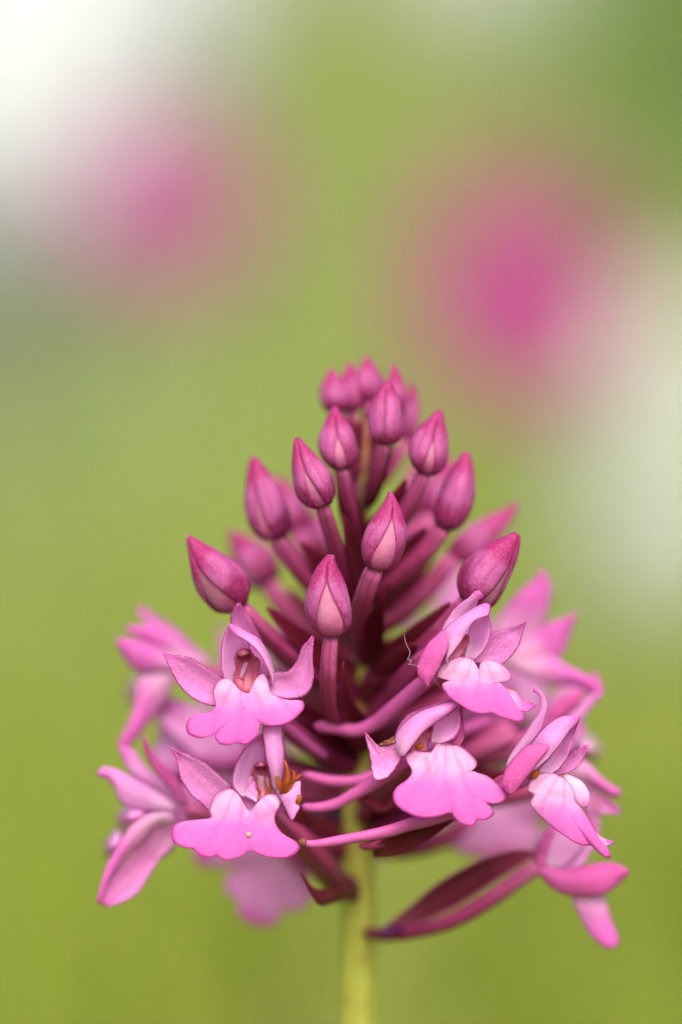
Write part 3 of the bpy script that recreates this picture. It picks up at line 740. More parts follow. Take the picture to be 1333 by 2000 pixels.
sheet('lip', Cq([(440, 760, 2), (478, 690), (440, 620), (425, 568, 4), (500, 534), (590, 540), (635, 535, 4), (700, 463, 6), (850, 482, 6), (950, 550, 6), (1008, 622, 8), (992, 670, 8), (950, 692, 6), (1000, 702, 8), (1100, 740, 12), (1200, 818, 18), (1256, 880, 20), (1250, 922, 18), (1180, 962, 14), (1090, 958, 10), (1132, 1000, 8), (1142, 1050, 8), (1080, 1092, 4), (1012, 1092, 4), (982, 1140, 2), (920, 1136, 0), (850, 1098, 2), (803, 1040, 6), (770, 1040, 4), (680, 1066, 2), (550, 1070, 2), (430, 1030, 4), (348, 968, 8), (322, 895, 8), (355, 828, 4)]),
      (*cx_(760, 810), -22), 'lip', f, dome=-4, roll=1, slope=(0.06, -0.5), rip=2.2, n=130, rings=14,
      bumps=((*cx_(640, 640), 9, 24, -20), (*cx_(560, 600), 18, 14, 6), (*cx_(850, 580), 32, 18, -12), (*cx_(740, 600), 10, 24, 10), (*cx_(800, 950), 6, 30, 7)))
stalk(f, (830, 1470, 50), 1600, ctrl=[(740, 1560, 320), (790, 1500, 150)], r=(16, 16, 16), bw=22)
tube('spur', [(588, 1576, 100), (617, 1578, 110), (655, 1571, 110), (693, 1551, 100), (724, 1533, 90), (762, 1508, 70), (800, 1482, 50)], [9, 10, 11, 13, 15, 15, 13], 'spur', f, n=34)

# fourth flower, upper right
f = empty('flower', orchid)
Dq = lambda pts, d=0.0: T(790, 1130, 4.761, pts, d)
ribbon('sepal', Dq([(330, 620, 40), (352, 485, 36), (422, 338, 26), (505, 245, 16), (600, 178, 6), (652, 118, 0), (700, 112, -4)]),
       Dq([(520, 600, 44), (560, 480, 40), (610, 380, 34), (655, 285, 24), (690, 205, 12), (735, 168, 2), (740, 155, -4)]), 'petal', f, bulge=-8)
ribbon('petal', Dq([(400, 780, 4), (400, 640, 4), (372, 500, 6), (450, 398, 6), (600, 305, 2), (700, 255, -4), (762, 233, -8), (796, 245, -10)]),
       Dq([(380, 780, -16), (450, 690, -22), (520, 592, -24), (572, 490, -24), (642, 400, -22), (740, 350, -18), (785, 335, -14), (802, 265, -12)]), 'petal', f, bulge=-10)
ribbon('petal', Dq([(560, 740, 36), (575, 660, 42), (585, 560, 44), (600, 470, 40), (660, 390, 28), (740, 335, 10), (792, 280, -6)]),
       Dq([(660, 760, 10), (755, 655, 6), (802, 520, 2), (806, 440, 0), (786, 350, -4), (795, 300, -8), (800, 265, -10)]), 'petal', f, bulge=14)
ribbon('sepal', Dq([(410, 500, 2), (350, 492, 0), (280, 540, -6), (200, 630, -12), (140, 760, -16), (122, 870, -18), (160, 950, -20), (216, 1012, -22)]),
       Dq([(420, 560, -14), (405, 610, -18), (395, 690, -24), (340, 800, -28), (300, 870, -28), (268, 920, -26), (240, 970, -24), (222, 1012, -22)]), 'sepal_dark', f, bulge=-8)
ribbon('sepal', Dq([(640, 700, 40), (760, 560, 40), (850, 488, 30), (1000, 450, 22), (1080, 425, 16), (1136, 402, 12)]),
       Dq([(650, 780, 44), (830, 790, 40), (930, 785, 34), (1050, 650, 24), (1100, 530, 16), (1134, 412, 12)]), 'sepal', f, bulge=12)
sheet('column', Dq([(400, 760), (480, 660), (540, 570), (578, 512), (602, 540), (606, 590), (570, 655), (520, 730), (450, 770)]), (790 + 525 / 4.761, 1130 + 650 / 4.761, 22), 'column', f, dome=6, along='up', rip=1, n=56)
dx_ = lambda X, Y: (790 + X / 4.761, 1130 + Y / 4.761)
sheet('lip', Dq([(350, 985, 6), (420, 950, 4), (330, 925, 8), (290, 895, 10), (350, 800, 4), (450, 742), (560, 732), (642, 768), (692, 845, 4), (715, 790, 4), (780, 754), (880, 780), (962, 850, 2), (1002, 922, 2), (962, 948, 2), (890, 925, 4), (884, 950), (950, 1030), (1000, 1110), (1050, 1190), (1112, 1260, 2), (1122, 1310, 6), (1062, 1335, 4), (900, 1292), (820, 1252), (740, 1262), (620, 1240), (540, 1192, 4), (450, 1132, 6), (385, 1062, 8)]),
      (*dx_(710, 1000), -20), 'lip', f, dome=-3, roll=1, slope=(0.0, -0.45), rip=2.0, n=130, rings=14,
      bumps=((*dx_(560, 830), 26, 17, -16), (*dx_(850, 840), 24, 16, -14), (*dx_(692, 850), 7, 16, 8)))
ribbon('lip_lobe', Dq([(900, 1000, -4), (960, 1018, 2), (1040, 1055, 6), (1130, 1138, 4), (1190, 1168, -2), (1228, 1172, -8)]), Dq([(960, 1120, -14), (1010, 1160, -14), (1050, 1205, -16), (1100, 1240, -18), (1150, 1245, -18), (1222, 1185, -12)]), 'lip', f, bulge=10)
stalk(f, (872, 1270, 50), 1420, ctrl=[(760, 1370, 300), (820, 1300, 140)], r=(16, 17, 17), bw=26, bdir=(-0.5, -0.8, 0.3))
tube('spur', [(612, 1418, 190), (660, 1423, 190), (696, 1427, 185), (732, 1414, 170), (764, 1389, 140), (808, 1350, 90), (850, 1316, 40)], [11, 12, 14, 16, 16, 16, 14], 'spur', f, n=34)

# fifth flower, right
f = empty('flower', orchid)
Eq = lambda pts, d=0.0: T(960, 1320, 4.761, pts, d)
ribbon('sepal', Eq([(140, 850, 20), (170, 750, 20), (268, 600, 16), (380, 450, 8), (452, 330, 4), (458, 215, 0), (430, 165, -4), (390, 145, -6)]),
       Eq([(230, 850, 16), (260, 740, 14), (400, 575, 10), (482, 450, 6), (522, 290, 4), (495, 180, 0), (450, 135, -4), (398, 120, -6)]), 'petal', f, bulge=-6)
ribbon('petal', Eq([(300, 820, 16), (372, 640, 20), (430, 548, 18), (540, 450, 12), (650, 388, 6), (770, 372, 0), (812, 378, -4)]),
       Eq([(380, 900, -8), (442, 862, -12), (535, 770, -14), (622, 650, -14), (705, 530, -12), (790, 450, -8), (820, 392, -4)]), 'petal', f, bulge=-12)
ribbon('petal', Eq([(420, 900, 20), (450, 870, 26), (560, 740, 30), (650, 600, 26), (740, 505, 14), (800, 430, 2), (812, 380, -4)]),
       Eq([(560, 920, 14), (650, 850, 12), (730, 700, 8), (762, 560, 4), (790, 480, 0), (812, 420, -4), (822, 385, -5)]), 'petal', f, bulge=10)
ribbon('sepal', Eq([(520, 620, -8), (430, 634, -10), (330, 668, -12), (220, 768, -14), (140, 868, -16), (98, 975, -18), (120, 1060, -18), (168, 1112, -18)]),
       Eq([(525, 650, -18), (520, 700, -22), (440, 802, -26), (380, 890, -28), (330, 952, -28), (280, 1015, -26), (230, 1072, -22), (176, 1112, -18)]), 'sepal_dark', f, bulge=-8)
ribbon('sepal', Eq([(560, 880, 40), (700, 755, 40), (800, 682, 32), (860, 660, 26), (908, 648, 22)]), Eq([(600, 930, 44), (690, 915, 40), (800, 855, 34), (862, 760, 28), (910, 660, 22)]), 'sepal', f, bulge=10)
sheet('column', Eq([(360, 930), (380, 895), (430, 870), (450, 900), (420, 950), (380, 955)]), (960 + 405 / 4.761, 1320 + 915 / 4.761, 8), 'orange', f, dome=-4, rip=1, n=36, rings=6)
sheet('lip_ridge', Eq([(680, 930), (760, 938), (862, 1010), (914, 1100), (904, 1200), (862, 1228), (800, 1190), (740, 1080)]), (960 + 815 / 4.761, 1320 + 1085 / 4.761, 16), 'ridge', f, dome=-8, slope=(0, -0.3), rip=0.8, n=48, rings=9)
ex_ = lambda X, Y: (960 + X / 4.761, 1320 + Y / 4.761)
sheet('lip', Eq([(396, 1105, 4), (330, 1062, 8), (370, 958, 6), (430, 910), (560, 908), (682, 960), (762, 1060), (785, 1165), (862, 1270), (940, 1400), (992, 1500), (1060, 1580), (1114, 1660), (1092, 1702, 2), (1010, 1652, 4), (930, 1580, 6), (860, 1582, 4), (760, 1542, 4), (600, 1432, 6), (480, 1332, 6), (400, 1252, 8), (358, 1188, 8)]),
      (*ex_(690, 1240), -12), 'lip', f, dome=-5, roll=1, slope=(0.08, -0.38), rip=2.0, n=130, rings=14,
      bumps=((*ex_(650, 1030), 30, 22, -14), (*ex_(560, 1130), 24, 10, 5)))
ribbon('lip_lobe', Eq([(960, 1450, 8), (1010, 1488, 12), (1080, 1525, 12), (1142, 1550, 10)]), Eq([(1040, 1580, 4), (1070, 1585, 4), (1105, 1580, 6), (1142, 1556, 10)]), 'lip', f, bulge=4, n=14)
stalk(f, (1010, 1520, 40), 1640, ctrl=[(780, 1612, 320), (920, 1570, 140)], r=(15, 17, 17), bw=24, bract=False)
tube('spur', [(585, 1645, 2), (617, 1649, 4), (674, 1640, 10), (731, 1630, 18), (769, 1621, 26), (800, 1611, 34), (880, 1590, 50), (980, 1545, 40), (1040, 1520, 20)], [7, 10, 10.5, 12, 12.5, 12, 12, 12, 11], 'spur', f, n=44)
tube('spur_tip', [(582, 1644, 1), (588, 1645, 1), (600, 1647, 2)], [4, 8.5, 9.5], 'brown', f, n=10, k=10)
ribbon('bract', [(726, 1655, 120), (760, 1634, 90), (800, 1622, 70), (850, 1610, 60), (884, 1600, 56)], [(732, 1678, 140), (770, 1674, 110), (810, 1656, 84), (852, 1628, 66), (886, 1603, 56)], 'bract', f, bulge=12)
tube('spur', [(700, 1650, 130), (716, 1655, 128), (738, 1650, 118), (770, 1640, 108)], [5, 8, 8, 6], 'ovary', f, n=18)

# loose bracts and spurs crossing in front of the stem
f = empty('flower', orchid)   # a flower whose face is hidden behind the third one
tube('spur', [(588, 1511, 160), (636, 1524, 165), (674, 1527, 170), (712, 1522, 180), (760, 1500, 200), (850, 1450, 260), (960, 1405, 330)], [9, 11, 12, 12, 13, 13, 12], 'spur', f, n=34)
ribbon('bract', [(694, 1560, 230), (720, 1580, 190), (742, 1590, 170), (762, 1582, 165), (776, 1562, 160)], [(700, 1545, 240), (728, 1560, 200), (745, 1570, 185), (758, 1566, 178), (768, 1556, 165)], 'bract', f, bulge=-6)
stalk(f, (1010, 1428, 340), 1560, ctrl=[(800, 1520, 380), (900, 1478, 330)], r=(17, 20, 22), bw=26, bdir=(-0.4, -1, 0.0))

# --- flowers at the sides, softer because they stand behind the plane of focus -------------------------
def off(pts, dd):
    return [(p[0], p[1], p[2] + dd) for p in pts]

# left, upper
f = empty('flower', orchid)
Fq = lambda pts, d=430.0: T(180, 1160, 3.92, pts, d)
ribbon('sepal', Fq([(920, 500, 420), (780, 398, 430), (640, 268, 440), (490, 170, 440), (420, 120, 440), (360, 82, 440)]), Fq([(880, 540, 420), (760, 470, 430), (610, 350, 440), (500, 270, 440), (400, 205, 440), (345, 130, 440)]), 'sepal', f, bulge=8)
ribbon('petal', Fq([(880, 520, 405), (720, 440, 405), (600, 340, 405), (480, 250, 405), (350, 240, 400), (255, 255, 400)]), Fq([(800, 560, 400), (620, 480, 395), (520, 400, 390), (420, 345, 390), (310, 320, 395), (258, 275, 400)]), 'lip', f, bulge=-10)
ribbon('sepal', Fq([(820, 560, 390), (640, 470, 385), (480, 390, 375), (330, 350, 370), (250, 335, 365), (185, 335, 360)]), Fq([(760, 620, 380), (560, 590, 375), (420, 600, 370), (310, 570, 365), (230, 470, 362), (190, 360, 360)]), 'lip', f, bulge=-14)
ribbon('petal', Fq([(820, 540, 440), (620, 420, 440), (480, 330, 440), (380, 280, 440)]), Fq([(780, 600, 450), (560, 520, 450), (430, 440, 450), (360, 360, 446)]), 'lip', f, bulge=8)
ribbon('lip', Fq([(620, 560, 400), (430, 570, 392), (340, 660, 385), (330, 820, 375), (290, 960, 365), (235, 1080, 360), (190, 1140, 356)]), Fq([(680, 620, 400), (640, 690, 395), (560, 830, 388), (450, 970, 380), (340, 1100, 370), (290, 1160, 362), (240, 1190, 356)]), 'lip', f, bulge=-14)
sheet('lip_ridge', Fq([(520, 560), (400, 590), (310, 690), (280, 770), (320, 850), (400, 780), (500, 680)]), (180 + 400 / 3.92, 1160 + 700 / 3.92, 372), 'petal', f, dome=-5, rip=1, n=40, rings=7)
stalk(f, (400, 1305, 410), 1440, r=(16, 17, 17), bw=22, sag=0.12)

# left, lower
f = empty('flower', orchid)
Gq = lambda pts, d=230.0: T(170, 1420, 5.127, pts, d)
ribbon('sepal', Gq([(900, 800, 240), (760, 700, 230), (560, 560, 220), (400, 470, 210), (280, 415, 206), (170, 395, 204), (95, 470, 204)]), Gq([(860, 850, 235), (640, 830, 225), (440, 800, 215), (330, 750, 208), (280, 620, 204), (200, 530, 202), (100, 490, 204)]), 'petal', f, bulge=-14)
ribbon('petal', Gq([(960, 800, 260), (800, 700, 255), (560, 560, 250), (430, 430, 250), (360, 310, 250), (330, 190, 250)]), Gq([(980, 760, 265), (860, 640, 262), (680, 470, 260), (560, 350, 258), (470, 240, 255), (370, 180, 250)]), 'petal', f, bulge=-10)
ribbon('sepal', Gq([(960, 780, 235), (860, 660, 225), (720, 490, 215), (620, 340, 206), (560, 200, 200), (560, 80, 196)]), Gq([(1010, 760, 240), (930, 560, 232), (800, 410, 222), (680, 300, 212), (620, 190, 202), (580, 85, 196)]), 'sepal_dark', f, bulge=-8)
ribbon('lip', Gq([(860, 860, 215), (700, 860, 205), (520, 930, 195), (390, 1060, 188), (270, 1250, 180), (190, 1420, 176), (100, 1740, 172)]), Gq([(880, 960, 220), (700, 980, 208), (560, 1120, 200), (420, 1270, 192), (300, 1430, 186), (200, 1600, 180), (130, 1790, 174)]), 'lip', f, bulge=-6)
ribbon('lip_lobe', Gq([(760, 900, 225), (620, 1060, 212), (440, 1270, 200), (320, 1410, 195), (210, 1580, 188), (120, 1760, 180)]), Gq([(900, 1060, 250), (880, 1180, 245), (720, 1340, 235), (610, 1520, 225), (480, 1690, 212), (200, 1810, 188)]), 'sepal', f, bulge=12)
ribbon('lip_lobe', Gq([(800, 900, 240), (760, 1080, 240), (700, 1220, 236), (640, 1330, 230)]), Gq([(920, 980, 262), (920, 1120, 262), (850, 1250, 256), (720, 1330, 240)]), 'sepal', f, bulge=6)
sheet('lip_ridge', Gq([(300, 920), (360, 830), (480, 788), (620, 820), (680, 880), (500, 970), (370, 1010)]), (170 + 480 / 5.127, 1420 + 890 / 5.127, 196), 'petal', f, dome=-6, rip=1, n=40, rings=7)
sheet('lip_ridge', Gq([(390, 1060), (300, 1030), (210, 1130), (175, 1250), (225, 1310), (320, 1190)]), (170 + 280 / 5.127, 1420 + 1170 / 5.127, 186), 'petal', f, dome=-4, rip=1, n=40, rings=7)
stalk(f, (362, 1580, 240), 1660, r=(15, 16, 17), bw=20, sag=0.0)

sheet('throat', [(300, 1560), (330, 1530), (380, 1540), (430, 1570), (440, 1610), (400, 1650), (350, 1640), (310, 1600)], (370, 1590, 285), 'sepal', f, dome=6, rip=2, n=48, rings=7)

# right, lowest: seen from the side on its long ovary
f = empty('flower', orchid)
Hq = lambda pts, d=250.0: T(840, 1540, 3.174, pts, d)
tube('ovary', [(715, 1822, 420), (745, 1826, 360), (800, 1822, 320), (880, 1800, 290), (960, 1756, 270), (1020, 1714, 256), (1060, 1690, 250)], [12, 13, 14, 16, 17, 17, 15], 'ovary', f, n=36, ridge=0.08)
ribbon('bract', [(730, 1828, 372), (790, 1778, 330), (860, 1722, 300), (940, 1680, 275), (1010, 1660, 262), (1046, 1664, 256)], [(735, 1832, 350), (810, 1808, 312), (890, 1772, 286), (960, 1728, 266), (1015, 1692, 254), (1048, 1672, 252)], 'bract_pink', f, bulge=20)
tube('spur', [(737, 1823, 300), (752, 1822, 300), (766, 1818, 305), (790, 1814, 315)], [8, 12, 9, 6], 'purple', f, n=16)
ribbon('sepal', Hq([(650, 480), (760, 490, 246), (880, 500, 242), (1010, 470, 238), (1140, 462, 236), (1240, 512, 234)]), Hq([(670, 520), (740, 610, 240), (850, 665, 232), (980, 668, 226), (1110, 640, 226), (1236, 525, 234)]), 'sepal_dark', f, bulge=-14)
ribbon('petal', Hq([(650, 500, 262), (640, 400, 262), (680, 300, 262), (740, 230, 262), (800, 180, 262)]), Hq([(760, 540, 256), (850, 480, 256), (930, 400, 258), (960, 300, 260), (900, 180, 262)]), 'petal', f, bulge=-16)
ribbon('sepal', Hq([(640, 490, 254), (650, 400, 250), (690, 320, 248), (740, 250, 250), (770, 210, 254)]), Hq([(720, 540, 244), (730, 440, 240), (740, 350, 240), (765, 280, 246), (790, 215, 254)]), 'sepal_dark', f, bulge=-6)
ribbon('petal', Hq([(760, 520, 274), (880, 460, 272), (960, 360, 270), (1030, 240, 270)]), Hq([(860, 560, 268), (940, 490, 266), (1000, 400, 266), (1050, 280, 268)]), 'petal', f, bulge=-8)
ribbon('lip', Hq([(860, 600, 258), (890, 720, 250), (960, 850, 242), (1040, 950, 236), (1110, 992, 232)]), Hq([(1060, 600, 262), (1095, 700, 254), (1125, 820, 246), (1172, 930, 238), (1150, 990, 232)]), 'lip', f, bulge=-10)

# right, upper, behind the fourth flower
f = empty('flower', orchid)
Iq = lambda pts, d=430.0: T(920, 1090, 4.443, pts, d)
ribbon('sepal', Iq([(220, 800, 440), (200, 620, 440), (280, 450, 436), (400, 310, 430), (540, 190, 426), (612, 95, 424)]), Iq([(480, 800, 440), (580, 650, 438), (660, 480, 434), (692, 330, 430), (690, 220, 426), (620, 98, 424)]), 'lip', f, bulge=-10)
ribbon('sepal', Iq([(280, 880, 430), (400, 740, 425), (540, 640, 418), (680, 560, 412), (800, 525, 408), (915, 470, 404)]), Iq([(330, 960, 425), (500, 960, 418), (680, 910, 412), (810, 820, 406), (862, 640, 404), (918, 485, 404)]), 'lip', f, bulge=-12)
ribbon('lip', Iq([(330, 900, 415), (500, 880, 405), (700, 850, 395), (800, 910, 388), (950, 990, 380), (1090, 1050, 374), (1160, 1130, 370)]), Iq([(380, 960, 418), (480, 1030, 408), (620, 1090, 398), (780, 1110, 390), (940, 1110, 382), (1060, 1200, 374), (1130, 1190, 370)]), 'lip', f, bulge=-10)
ribbon('lip_lobe', Iq([(940, 1060, 380), (1030, 1040, 378), (1100, 985, 376)]), Iq([(1000, 1120, 376), (1080, 1090, 375), (1115, 1020, 376)]), 'lip', f, n=12, bulge=-2)
stalk(f, (985, 1310, 440), 1430, r=(16, 18, 18), bw=24, sag=0.1)

# right, below that one
f = empty('flower', orchid)
Eh = lambda pts, d=330.0: T(960, 1320, 4.761, pts, d)
ribbon('sepal', Eh([(420, 520, 350), (520, 340, 345), (640, 230, 338), (760, 170, 330), (850, 140, 325)]), Eh([(520, 520, 345), (650, 420, 338), (760, 320, 330), (830, 240, 326), (860, 150, 325)]), 'sepal_dark', f, bulge=-10)
ribbon('petal', Eh([(480, 540, 340), (650, 430, 335), (780, 320, 330), (900, 200, 325), (1030, 130, 320)]), Eh([(560, 660, 345), (740, 560, 338), (850, 400, 330), (950, 270, 325), (1045, 160, 320)]), 'petal', f, bulge=-10)
ribbon('lip', Eh([(560, 620, 350), (720, 500, 345), (860, 420, 340)]), Eh([(640, 760, 350), (800, 640, 345), (880, 500, 340)]), 'petal', f, bulge=-6, n=14)
sheet('lip_ridge', Eh([(740, 640), (800, 560), (900, 560), (980, 640), (1010, 720), (970, 790), (860, 760)]), (960 + 880 / 4.761, 1320 + 670 / 4.761, 330), 'ridge', f, dome=-12, rip=1, n=40, rings=7)
stalk(f, (1060, 1440, 345), 1520, r=(16, 18, 18), bw=24, sag=0.1)

# right edge
f = empty('flower', orchid)
ribbon('lip', Eh([(700, 860, 300), (820, 790, 292), (920, 830, 285), (1010, 930, 278), (1120, 1020, 272), (1200, 1060, 268)]), Eh([(760, 980, 305), (860, 1000, 296), (950, 1040, 288), (1060, 1100, 280), (1140, 1130, 274), (1205, 1110, 268)]), 'lip', f, bulge=-10)
ribbon('lip_lobe', Eh([(840, 960, 300), (960, 1060, 292), (1080, 1130, 284), (1200, 1230, 276)]), Eh([(800, 1180, 306), (920, 1250, 300), (1060, 1280, 290), (1190, 1290, 278)]), 'sepal', f, bulge=8)
sheet('column', Eh([(930, 1180), (990, 1130), (1050, 1160), (1050, 1220), (990, 1260), (930, 1240)]), (960 + 990 / 4.761, 1320 + 1195 / 4.761, 282), 'column', f, dome=4, along='r', rip=1, n=36, rings=6)
ribbon('sepal', Eh([(700, 1000, 320), (800, 1160, 318), (880, 1300, 316), (920, 1440, 314)]), Eh([(860, 1000, 310), (960, 1160, 310), (1010, 1320, 310), (990, 1480, 312)]), 'sepal', f, bulge=-8)
stalk(f, (1110, 1530, 310), 1580, r=(16, 18, 18), bw=24, sag=0.05)

# flowers on the far side: the pattern flower turned outwards
def rear(center, yaw, nod=0.0, scale=1.0, stem_py=1500):
    f = empty('flower', orchid)
    cy, sy = math.cos(yaw), math.sin(yaw); cn, sn = math.cos(nod), math.sin(nod)
    c0 = np.array([484.0, 1345.0, 30.0]); c1 = np.array(center, float)
    def xf(p):
        q = (p - c0) * scale
        y = q[..., 1] * cn - q[..., 2] * sn; z = q[..., 1] * sn + q[..., 2] * cn
        x = q[..., 0] * cy - z * sy; z = q[..., 0] * sy + z * cy
        return np.stack([x, y, z], -1) + c1
    XF[0] = xf
    flower_one(f)
    XF[0] = None
    stalk(f, center, stem_py, r=(16, 17, 17), bw=22, sag=0.1)
    return f
def yaw_for(cx, cd):
    a = axis(1500)
    v = np.array([cx - a[0], cd - a[2]])
    # front of the pattern flower is (0,-1) in (x, depth); the turn takes it to v
    return math.atan2(v[0], -v[1])
for (cx, cy, cd, spy, sc) in ((430, 1470, 640, 1560, 1.0), (560, 1600, 840, 1660, 0.9), (960, 1500, 840, 1600, 1.0), (1010, 1400, 720, 1500, 1.0),
                              (640, 1590, 880, 1640, 1.0), (800, 1400, 870, 1480, 1.0), (560, 1320, 820, 1430, 0.95), (880, 1260, 760, 1380, 0.9)):
    rear((cx, cy, cd), yaw_for(cx, cd), 0.0, sc, spy)

# lobes of far-side flowers that hang into view
f = empty('flower', orchid)
sheet('lip', [(500, 1665), (545, 1640), (590, 1655), (618, 1690), (604, 1722), (612, 1752), (580, 1782), (556, 1776), (536, 1806), (496, 1808), (462, 1782), (466, 1760), (440, 1742), (446, 1705), (476, 1690)], (530, 1722, 580), 'petal', f, dome=-6, slope=(0.1, -0.3), rip=4)
ribbon('sepal', [(560, 1640, 600), (480, 1630, 590), (420, 1640, 580), (375, 1660, 575)], [(560, 1690, 590), (490, 1694, 580), (430, 1696, 572), (385, 1690, 570)], 'petal', f, bulge=-10)
stalk(f, (560, 1650, 600), 1690, bract=False)
f = empty('flower', orchid)
sheet('lip', [(866, 1625), (900, 1585), (965, 1562), (1030, 1575), (1058, 1615), (1046, 1655), (990, 1676), (925, 1672), (882, 1656)], (960, 1620, 600), 'petal', f, dome=-14, slope=(0, -0.5), rip=2)
ribbon('sepal', [(960, 1600, 620), (1010, 1560, 610), (1050, 1530, 600)], [(1010, 1640, 600), (1050, 1600, 590), (1075, 1560, 585)], 'petal', f, bulge=-8, n=14)
stalk(f, (950, 1590, 640), 1650, bract=False)
f = empty('flower', orchid)
sheet('lip', [(298, 1482), (305, 1452), (335, 1436), (372, 1440), (385, 1462), (420, 1470), (425, 1500), (372, 1505), (330, 1512)], (355, 1474, 470), 'petal', f, dome=-6, slope=(0, -0.4), rip=3)
ribbon('sepal', [(470, 1440, 470), (410, 1400, 455), (350, 1372, 445), (310, 1360, 440)], [(460, 1500, 460), (400, 1450, 450), (345, 1415, 442), (306, 1380, 440)], 'sepal', f, bulge=-8)
ribbon('petal', [(480, 1460, 480), (420, 1440, 465), (350, 1430, 455)], [(470, 1540, 470), (410, 1530, 460), (350, 1500, 455)], 'petal', f, bulge=-8, n=14)
stalk(f, (430, 1470, 470), 1560, bract=False)

f = empty('flower', orchid)
sheet('lip', [(316, 1362), (370, 1372), (420, 1398), (470, 1440), (478, 1480), (440, 1498), (385, 1482), (342, 1440), (306, 1402)], (395, 1430, 440), 'petal', f, dome=-8, slope=(0.2, -0.3), rip=3)
ribbon('sepal', [(560, 1430, 480), (500, 1440, 470), (440, 1460, 460), (390, 1490, 450)], [(560, 1480, 480), (500, 1500, 470), (450, 1520, 460), (396, 1506, 450)], 'sepal', f, bulge=-8)
stalk(f, (470, 1450, 480), 1540, bract=False)
f = empty('flower', orchid)
sheet('lip', [(588, 1578), (636, 1562), (680, 1576), (690, 1612), (660, 1650), (622, 1655), (592, 1626)], (638, 1605, 520), 'lip', f, dome=-6, slope=(0, -0.3), rip=2)
stalk(f, (640, 1590, 540), 1620, bract=False)

# --- small things resting on the orchid -------------------------------------------------------------
ROOT_SAVE = ROOT_LOC[0]
ROOT_LOC[0] = np.zeros(3)
Jq = lambda pts: T(560, 1180, 4.443, pts, -16)
th = tube('silk_thread', Jq([(1022, 200, 40), (1026, 300, 20), (1050, 370, 0), (1072, 410, -10), (1066, 450, -14), (1052, 480, -14), (1078, 486, -16), (1078, 510, -18), (1056, 526, -18), (1100, 526, -20), (1150, 545, -24), (1200, 580, -27), (1245, 615, -29), (1310, 690, -30), (1345, 740, -22)]),
          [0.14, 0.18, 0.26, 0.32, 0.28, 0.34, 0.34, 0.28, 0.22, 0.18, 0.15, 0.13, 0.12], 'silk', None, n=90, k=6)
th['label'] = 'fine kinked silk thread snagged on the orchid sepal'; th['category'] = 'thread'
pg = sheet('pollen_grain', T(300, 1420, 3.92, [(712, 815), (728, 806), (746, 816), (750, 832), (738, 848), (720, 850), (708, 838)]), (300 + 729 / 3.92, 1420 + 829 / 3.92, -41), 'pollen', None, dome=-6, rip=0.3, n=24, rings=5, thick=4, rpow=2)
pg['label'] = 'tiny cream pollen speck on the pink orchid lip'; pg['category'] = 'pollen'

# ------------------------------------------------------------------ blurred plants in the meadow behind
def kids(o):
    return [c for c in bpy.data.objects if c.parent == o]
KID = {}
for o in bpy.data.objects:
    if o.parent:
        KID.setdefault(o.parent.name, []).append(o)
def copy_tree(o, parent=None):
    c = o.copy(); COL.objects.link(c); c.parent = parent
    for ch in KID.get(o.name, []):
        copy_tree(ch, c)
    return c

def at_pixel(px, py, dist):
    """point whose horizontal distance from the camera axis start is dist, seen at that pixel"""
    v = FWD * D + RIGHT * ((px - 666.5) * S) + UP * ((1000 - py) * S)
    return CAM + v * (dist / v[1])

# two more orchids in full bloom, a metre behind: the pattern flower set all round the spike
PAT = [o for o in KID['flower'] if o.name.split('.')[0] not in ('ovary', 'spur', 'bract')]
pat_c = None
ROOT_LOC[0] = ROOT_SAVE
pat_c = P(np.array([484.0, 1345.0, 30.0]))
BUDS = KID['bud'][:3]
bud_c = P(np.array([650.0, 1241.0, 5.0]))
ROOT_LOC[0] = np.zeros(3)
from mathutils import Matrix
def bloom_orchid(px, py, dist, head_h, head_r, label, rz):
    q = at_pixel(px, py, dist)
    gz = float(ground_z(np.array(q[0]), np.array(q[1])))
    e = empty('orchid'); e.location = (q[0], q[1], gz)
    e['label'] = label; e['category'] = 'orchid'; e['group'] = 'orchids out of focus in the meadow'
    H = q[2] - gz
    k = 10; zz = np.linspace(-0.01, H + head_h * 0.5, 16); rr = np.interp(zz, [0, H, H + head_h * 0.5], [0.0018, 0.0014, 0.0006])
    a = np.arange(k) / k * 2 * math.pi
    G = np.stack([rr[:, None] * np.cos(a) + 0.002 * np.sin(zz * 14)[:, None], rr[:, None] * np.sin(a), np.repeat(zz[:, None], k, 1)], -1)
    F = np.array([(i * k + j, i * k + (j + 1) % k, (i + 1) * k + (j + 1) % k, (i + 1) * k + j) for i in range(15) for j in range(k)])
    link('stem', np_mesh('stem', G.reshape(-1, 3), F, np.full((16 * k, 3), 0.3), M['stem']), e)
    r_ = np.random.default_rng(int(rz * 10))
    N_ = 64
    for i in range(N_):
        t = (i + 0.5) / N_
        z = H - head_h / 2 + head_h * t
        rad = head_r * math.sin(math.pi * (0.2 + 0.72 * t)) ** 0.8 * (0.9 + 0.2 * r_.random())
        az = rz + i * 2.39996
        out = Vector((math.cos(az), math.sin(az), 0))
        is_bud = t > 0.8
        fe = empty('bud' if is_bud else 'flower', e)
        sc = 0.95 + 0.2 * r_.random()
        fe.matrix_local = Matrix.Translation((out.x * rad, out.y * rad, z)) @ Matrix.Rotation(az + math.pi / 2, 4, 'Z') @ Matrix.Scale(sc, 4)
        off_ = bud_c if is_bud else pat_c
        for ch in (BUDS if is_bud else PAT):
            c = ch.copy(); COL.objects.link(c); c.parent = fe
            c.matrix_parent_inverse = Matrix.Identity(4)
            c.location = Vector(-off_)
            if c.material_slots and not is_bud and (dist < 1.2 or i % 2):
                c.material_slots[0].link = 'OBJECT'; c.material_slots[0].material = M['deep']
bloom_orchid(1010, 550, 1.05, 0.056, 0.0225, 'blurred pink orchid standing alone in the grass further back', 2.3)
